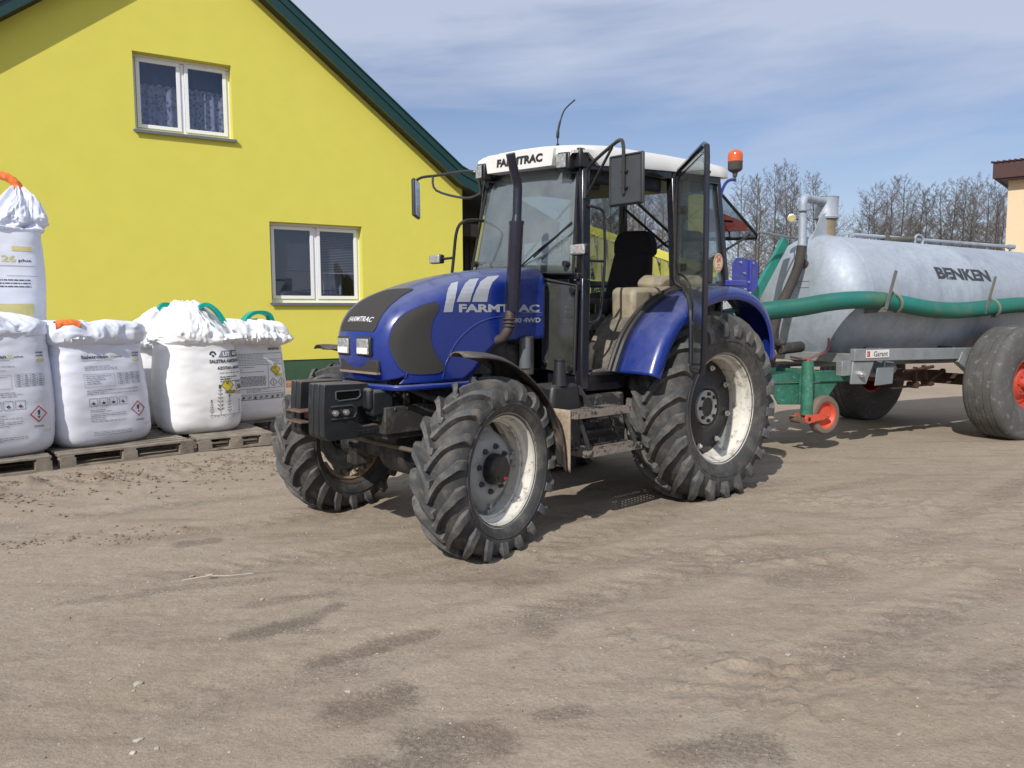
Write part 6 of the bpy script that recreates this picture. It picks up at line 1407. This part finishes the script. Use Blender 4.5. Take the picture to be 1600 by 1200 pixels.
# axle, rods
mb = MB(); mb.box((0, 0, .66), (.13, 1.7, .13)); mb.bar((1.75, .30, .80), (.1, .30, .72), .05, .10); mb.bar((1.9, .45, .74), (.15, .45, .66), .03, .03); mb.bar((1.4, .5, .62), (.6, .5, .63), .025, .025); mb.bar((.95, .5, .85), (.95, .5, .62), .04, .03, upv=(1, 0, 0)); mb.bar((.80, .5, .86), (.72, .5, .66), .04, .03, upv=(1, 0, 0)); mb.tube([(1.15, .5, .80), (.62, .5, .84)], .02, 8); mb.bar((.72, .5, .66), (.45, .52, .80), .05, .03)
mb.tube([(.98, .44, .64), (.98, .56, .64)], .04, 10); mb.tube([(.72, .44, .65), (.72, .56, .65)], .035, 10)
mb.build('axle', mat('rusty_brown_rods', (.07, .035, .025), .75, var=.3), tk_)
def twheel(side):
    W_ = empty('road_wheel', (-.10, side * 1.02, .655), 0 if side > 0 else PI, tk_); R, w, rr = .675, .46, .275
    P = [(0, R), (.30, R - .004), (.40, R - .018), (.46, R - .05), (.49, R - .11), (.5, R - .18), (.49, R - .25), (.455, R - .31), (.41, R - .355), (.37, rr)]
    Q = catmull([Vector((a * w, b, 0)) for a, b in P], 5); half = [(q.x, q.y) for q in Q]
    full = [(-a, b) for a, b in reversed(half)][:-1] + half; out = []
    for a, b in full:                                   # worn circumferential grooves
        out.append((a, b))
    g = []
    for gx in (-.13, -.045, .045, .13): g += [(gx - .007, 0), (gx - .004, -.010), (gx + .004, -.010), (gx + .007, 0)]
    tread = [(a, b) for a, b in out if abs(a) > .15 and True]
    left = [p for p in tread if p[0] < 0]; right = [p for p in tread if p[0] > 0]
    mb = MB(); mb.lathe(left + [(a, R - .004 * (a / .15) ** 2 + d) for a, d in g] + right, n=110); squash(mb, .655)
    mb.build('tyre', DTYRE, W_, ang=30)
    mb = MB(); b = .17; rf = .29
    mb.lathe([(b + .01, rf), (b, rf + .008), (b - .01, rf - .01), (b - .02, rf - .03), (b - .08, rf - .04), (-b + .03, rf - .04), (-b, rf)], n=60)
    mb.lathe([(b - .05, 0), (b - .05, .13), (b - .07, .16), (b - .10, .20), (b - .09, .25)], n=60); mb.build('rim', REDD, W_, ang=30, solid=.006)
    mb = MB(); mb.lathe([(.20, .0), (.20, .05), (.18, .065), (.10, .07)], n=24)
    for k in range(6): a = k * PI / 3; mb.tube([(.10 * C_(a), .115, .10 * S_(a)), (.10 * C_(a), .14, .10 * S_(a))], .014, 6)
    mb.build('hub', REDD, W_)
twheel(1); twheel(-1)
# green drawbar, gusset box, jockey stand
mb = MB()
for sg in (1, -1):
    mb.prism([(3.75, .775), (3.75, .895), (2.0, .845), (2.0, .725)], sg * .44 - .03, sg * .44 + .03, 'y')
    mb.prism([(3.26, .755), (3.10, .525), (2.42, .485), (2.20, .725)], sg * .44 - .012, sg * .44 + .008, 'y')
    mb.box((2.80, sg * .475, .70), (.05, .03, .36))
mb.bar((3.75, .44, .83), (4.45, -.05 + .2, .70), .08, .12); mb.bar((3.75, -.44, .83), (4.45, .05 + .2, .70), .08, .12); mb.box((4.5, .2, .66), (.3, .14, .06)); mb.box((3.7, 0, .83), (.08, .9, .10)); mb.box((3.1, 0, .64), (.9, .8, .02)); mb.box((2.2, 0, .79), (.08, .86, .10))
mb.build('drawbar', GREENP, tk_, bevel=.006)
mb = MB(); mb.bar((3.72, .34, 1.15), (2.56, -.02, 2.30), .105, .05, upv=(0, 1, 0)); mb.bar((3.70, .34, .85), (3.70, .34, 1.18), .10, .10, upv=(1, 0, 0)); mb.build('drawbar_strut', GREENT, tk_, bevel=.006)
mb = MB(); mb.lathe([(.41, .062), (.98, .062), (.98, 0)], (2.69, .56, 0), 'z', 24); jk = mb.xf(lambda v: Vector((v.x + .12, v.y, v.z))).build('jockey_stand', GREENP, tk_, ang=40)
mb = MB(); mb.tube([(2.92, .54, 1.03), (2.76, .56, 1.005), (2.66, .56, 1.01), (2.50, .57, 1.055), (2.42, .57, 1.08), (2.40, .57, 1.12), (2.395, .57, 1.22)], .011, 8, smooth=3); mb.tube([(2.69, .56, .96), (2.69, .56, 1.01)], .02, 8); mb.xf(lambda v: Vector((v.x + .12, v.y, v.z))).build('crank_handle', mat('pink_red_rod', (.33, .10, .08), .6), jk)
jc = Vector((2.43, .56, .395))
mb = MB(); mb.lathe([(-.045, .145), (-.05, .165), (-.045, .195), (-.022, .21), (.022, .21), (.045, .195), (.05, .165), (.045, .145)], jc, 'y', 40); mb.xf(lambda v: Vector((v.x + .12, v.y, v.z))).build('jockey_tyre', BRRUB, jk)
mb = MB(); mb.lathe([(.043, .157), (.034, .132), (.0, .11), (.0, .0)], jc, 'y', 40); mb.lathe([(-.043, .157), (-.034, .132), (-.0, .11)], jc, 'y', 40); mb.tube([jc - Vector((0, .05, 0)), jc + Vector((0, .085, 0))], .018, 8); mb.xf(lambda v: Vector((v.x + .12, v.y, v.z))).build('jockey_rim', REDP, jk)
mb = MB(); P = [(2.785, .385), (2.77, .345), (2.72, .325), (2.66, .335), (2.40, .375), (2.395, .405), (2.41, .425), (2.66, .415), (2.76, .425)]
mb.prism([(a + .01, b) for a, b in P], .625, .635, 'y'); mb.tube([(2.73, .637, .375), (2.73, .640, .375)], .022, 14, m=1); mb.prism(P, .475, .485, 'y'); mb.tube([(2.44, .634, .39), (2.44, .648, .39)], .014, 6)
mb.xf(lambda v: Vector((v.x + .12, v.y, v.z))).build('jockey_fork', [REDP, HUBB], jk, bevel=.002)
mb = MB(); mb.tube([(2.84, .50, .37), (2.84, .64, .37)], .035, 10); mb.tube([(2.90, .52, .41), (2.82, .6, .40)], .014, 6); mb.xf(lambda v: Vector((v.x + .12, v.y, v.z))).build('jockey_pin', RUST, jk)
# pump by the hitch
mb = MB(); mb.lathe([(3.05, 0), (3.05, .13), (3.10, .15)] + [(3.12 + .03 * i, .15 + .02 * (i % 2)) for i in range(9)] + [(3.42, .13), (3.42, 0)], (0, .22, 1.02), 'x', 30); mb.build('vacuum_pump', mat('rusty_pump', (.16, .065, .04), .75, var=.35, vs=12), tk_)
mb = MB(); mb.box((3.2, .22, 1.20), (.16, .14, .10)); mb.tube([(2.9, .30, 1.16), (3.25, .28, 1.18), (3.5, .25, 1.10)], .045, 10, smooth=4); mb.box((3.0, .2, .93), (.9, .4, .03)); mb.tube([(2.62, .30, 1.12), (2.95, .30, 1.10)], .06, 12); mb.build('pump_fittings', UNDER, tk_, bevel=.01)

# ---- long green suction hose resting on the hooks (its own thing)
hz_ = empty('suction_hose', (5.34, 10.06, 0), R_(208), label='long green ribbed suction hose lying on hooks along the side of the tank', cat='hose')
HP = [Vector(p) for p in ((4.30, .86, 1.43), (3.79, .86, 1.50), (3.27, .86, 1.545), (2.9, .86, 1.59), (2.55, .86, 1.615), (2.15, .87, 1.615), (1.75, .88, 1.575), (1.35, .89, 1.525), (.9, .89, 1.505), (.46, .89, 1.52), (0, .89, 1.55), (-.5, .88, 1.57), (-1.3, .88, 1.55), (-1.9, .86, 1.54))]
CP = catmull(HP, 40); mb = MB(); rs = [.086 + (.0055 if (i % 2) else -.003) for i in range(len(CP))]
Ls = [0]
for a, b in zip(CP[:-1], CP[1:]): Ls.append(Ls[-1] + (b - a).length)
pts = []; rs = []; s_ = 0; k = 0; i = 0
while s_ < Ls[-1]:
    while Ls[i + 1] < s_: i += 1
    pts.append(CP[i].lerp(CP[i + 1], (s_ - Ls[i]) / (Ls[i + 1] - Ls[i]))); rs.append(.091 if k % 4 in (1, 2) else .079); s_ += .0068; k += 1
mb.tube(pts, rs, 24); hb = mb.build('hose', HOSE, hz_, ang=70)
SGM = mat('strap_grey_green', (.17, .19, .14), .7)
for x, zc, dx in ((1.93, 1.595, .03), (.20, 1.535, .05)):
    mb = MB()
    def hk(t): a = R_(-100 + 200 * t); return Vector((x - dx + .10 * t - .04, .885 + .100 * C_(a), zc + .100 * S_(a)))
    mb.tube([hk(t / 10) for t in range(11)], .017, 6); mb.build('hose_strap', SGM, hz_)
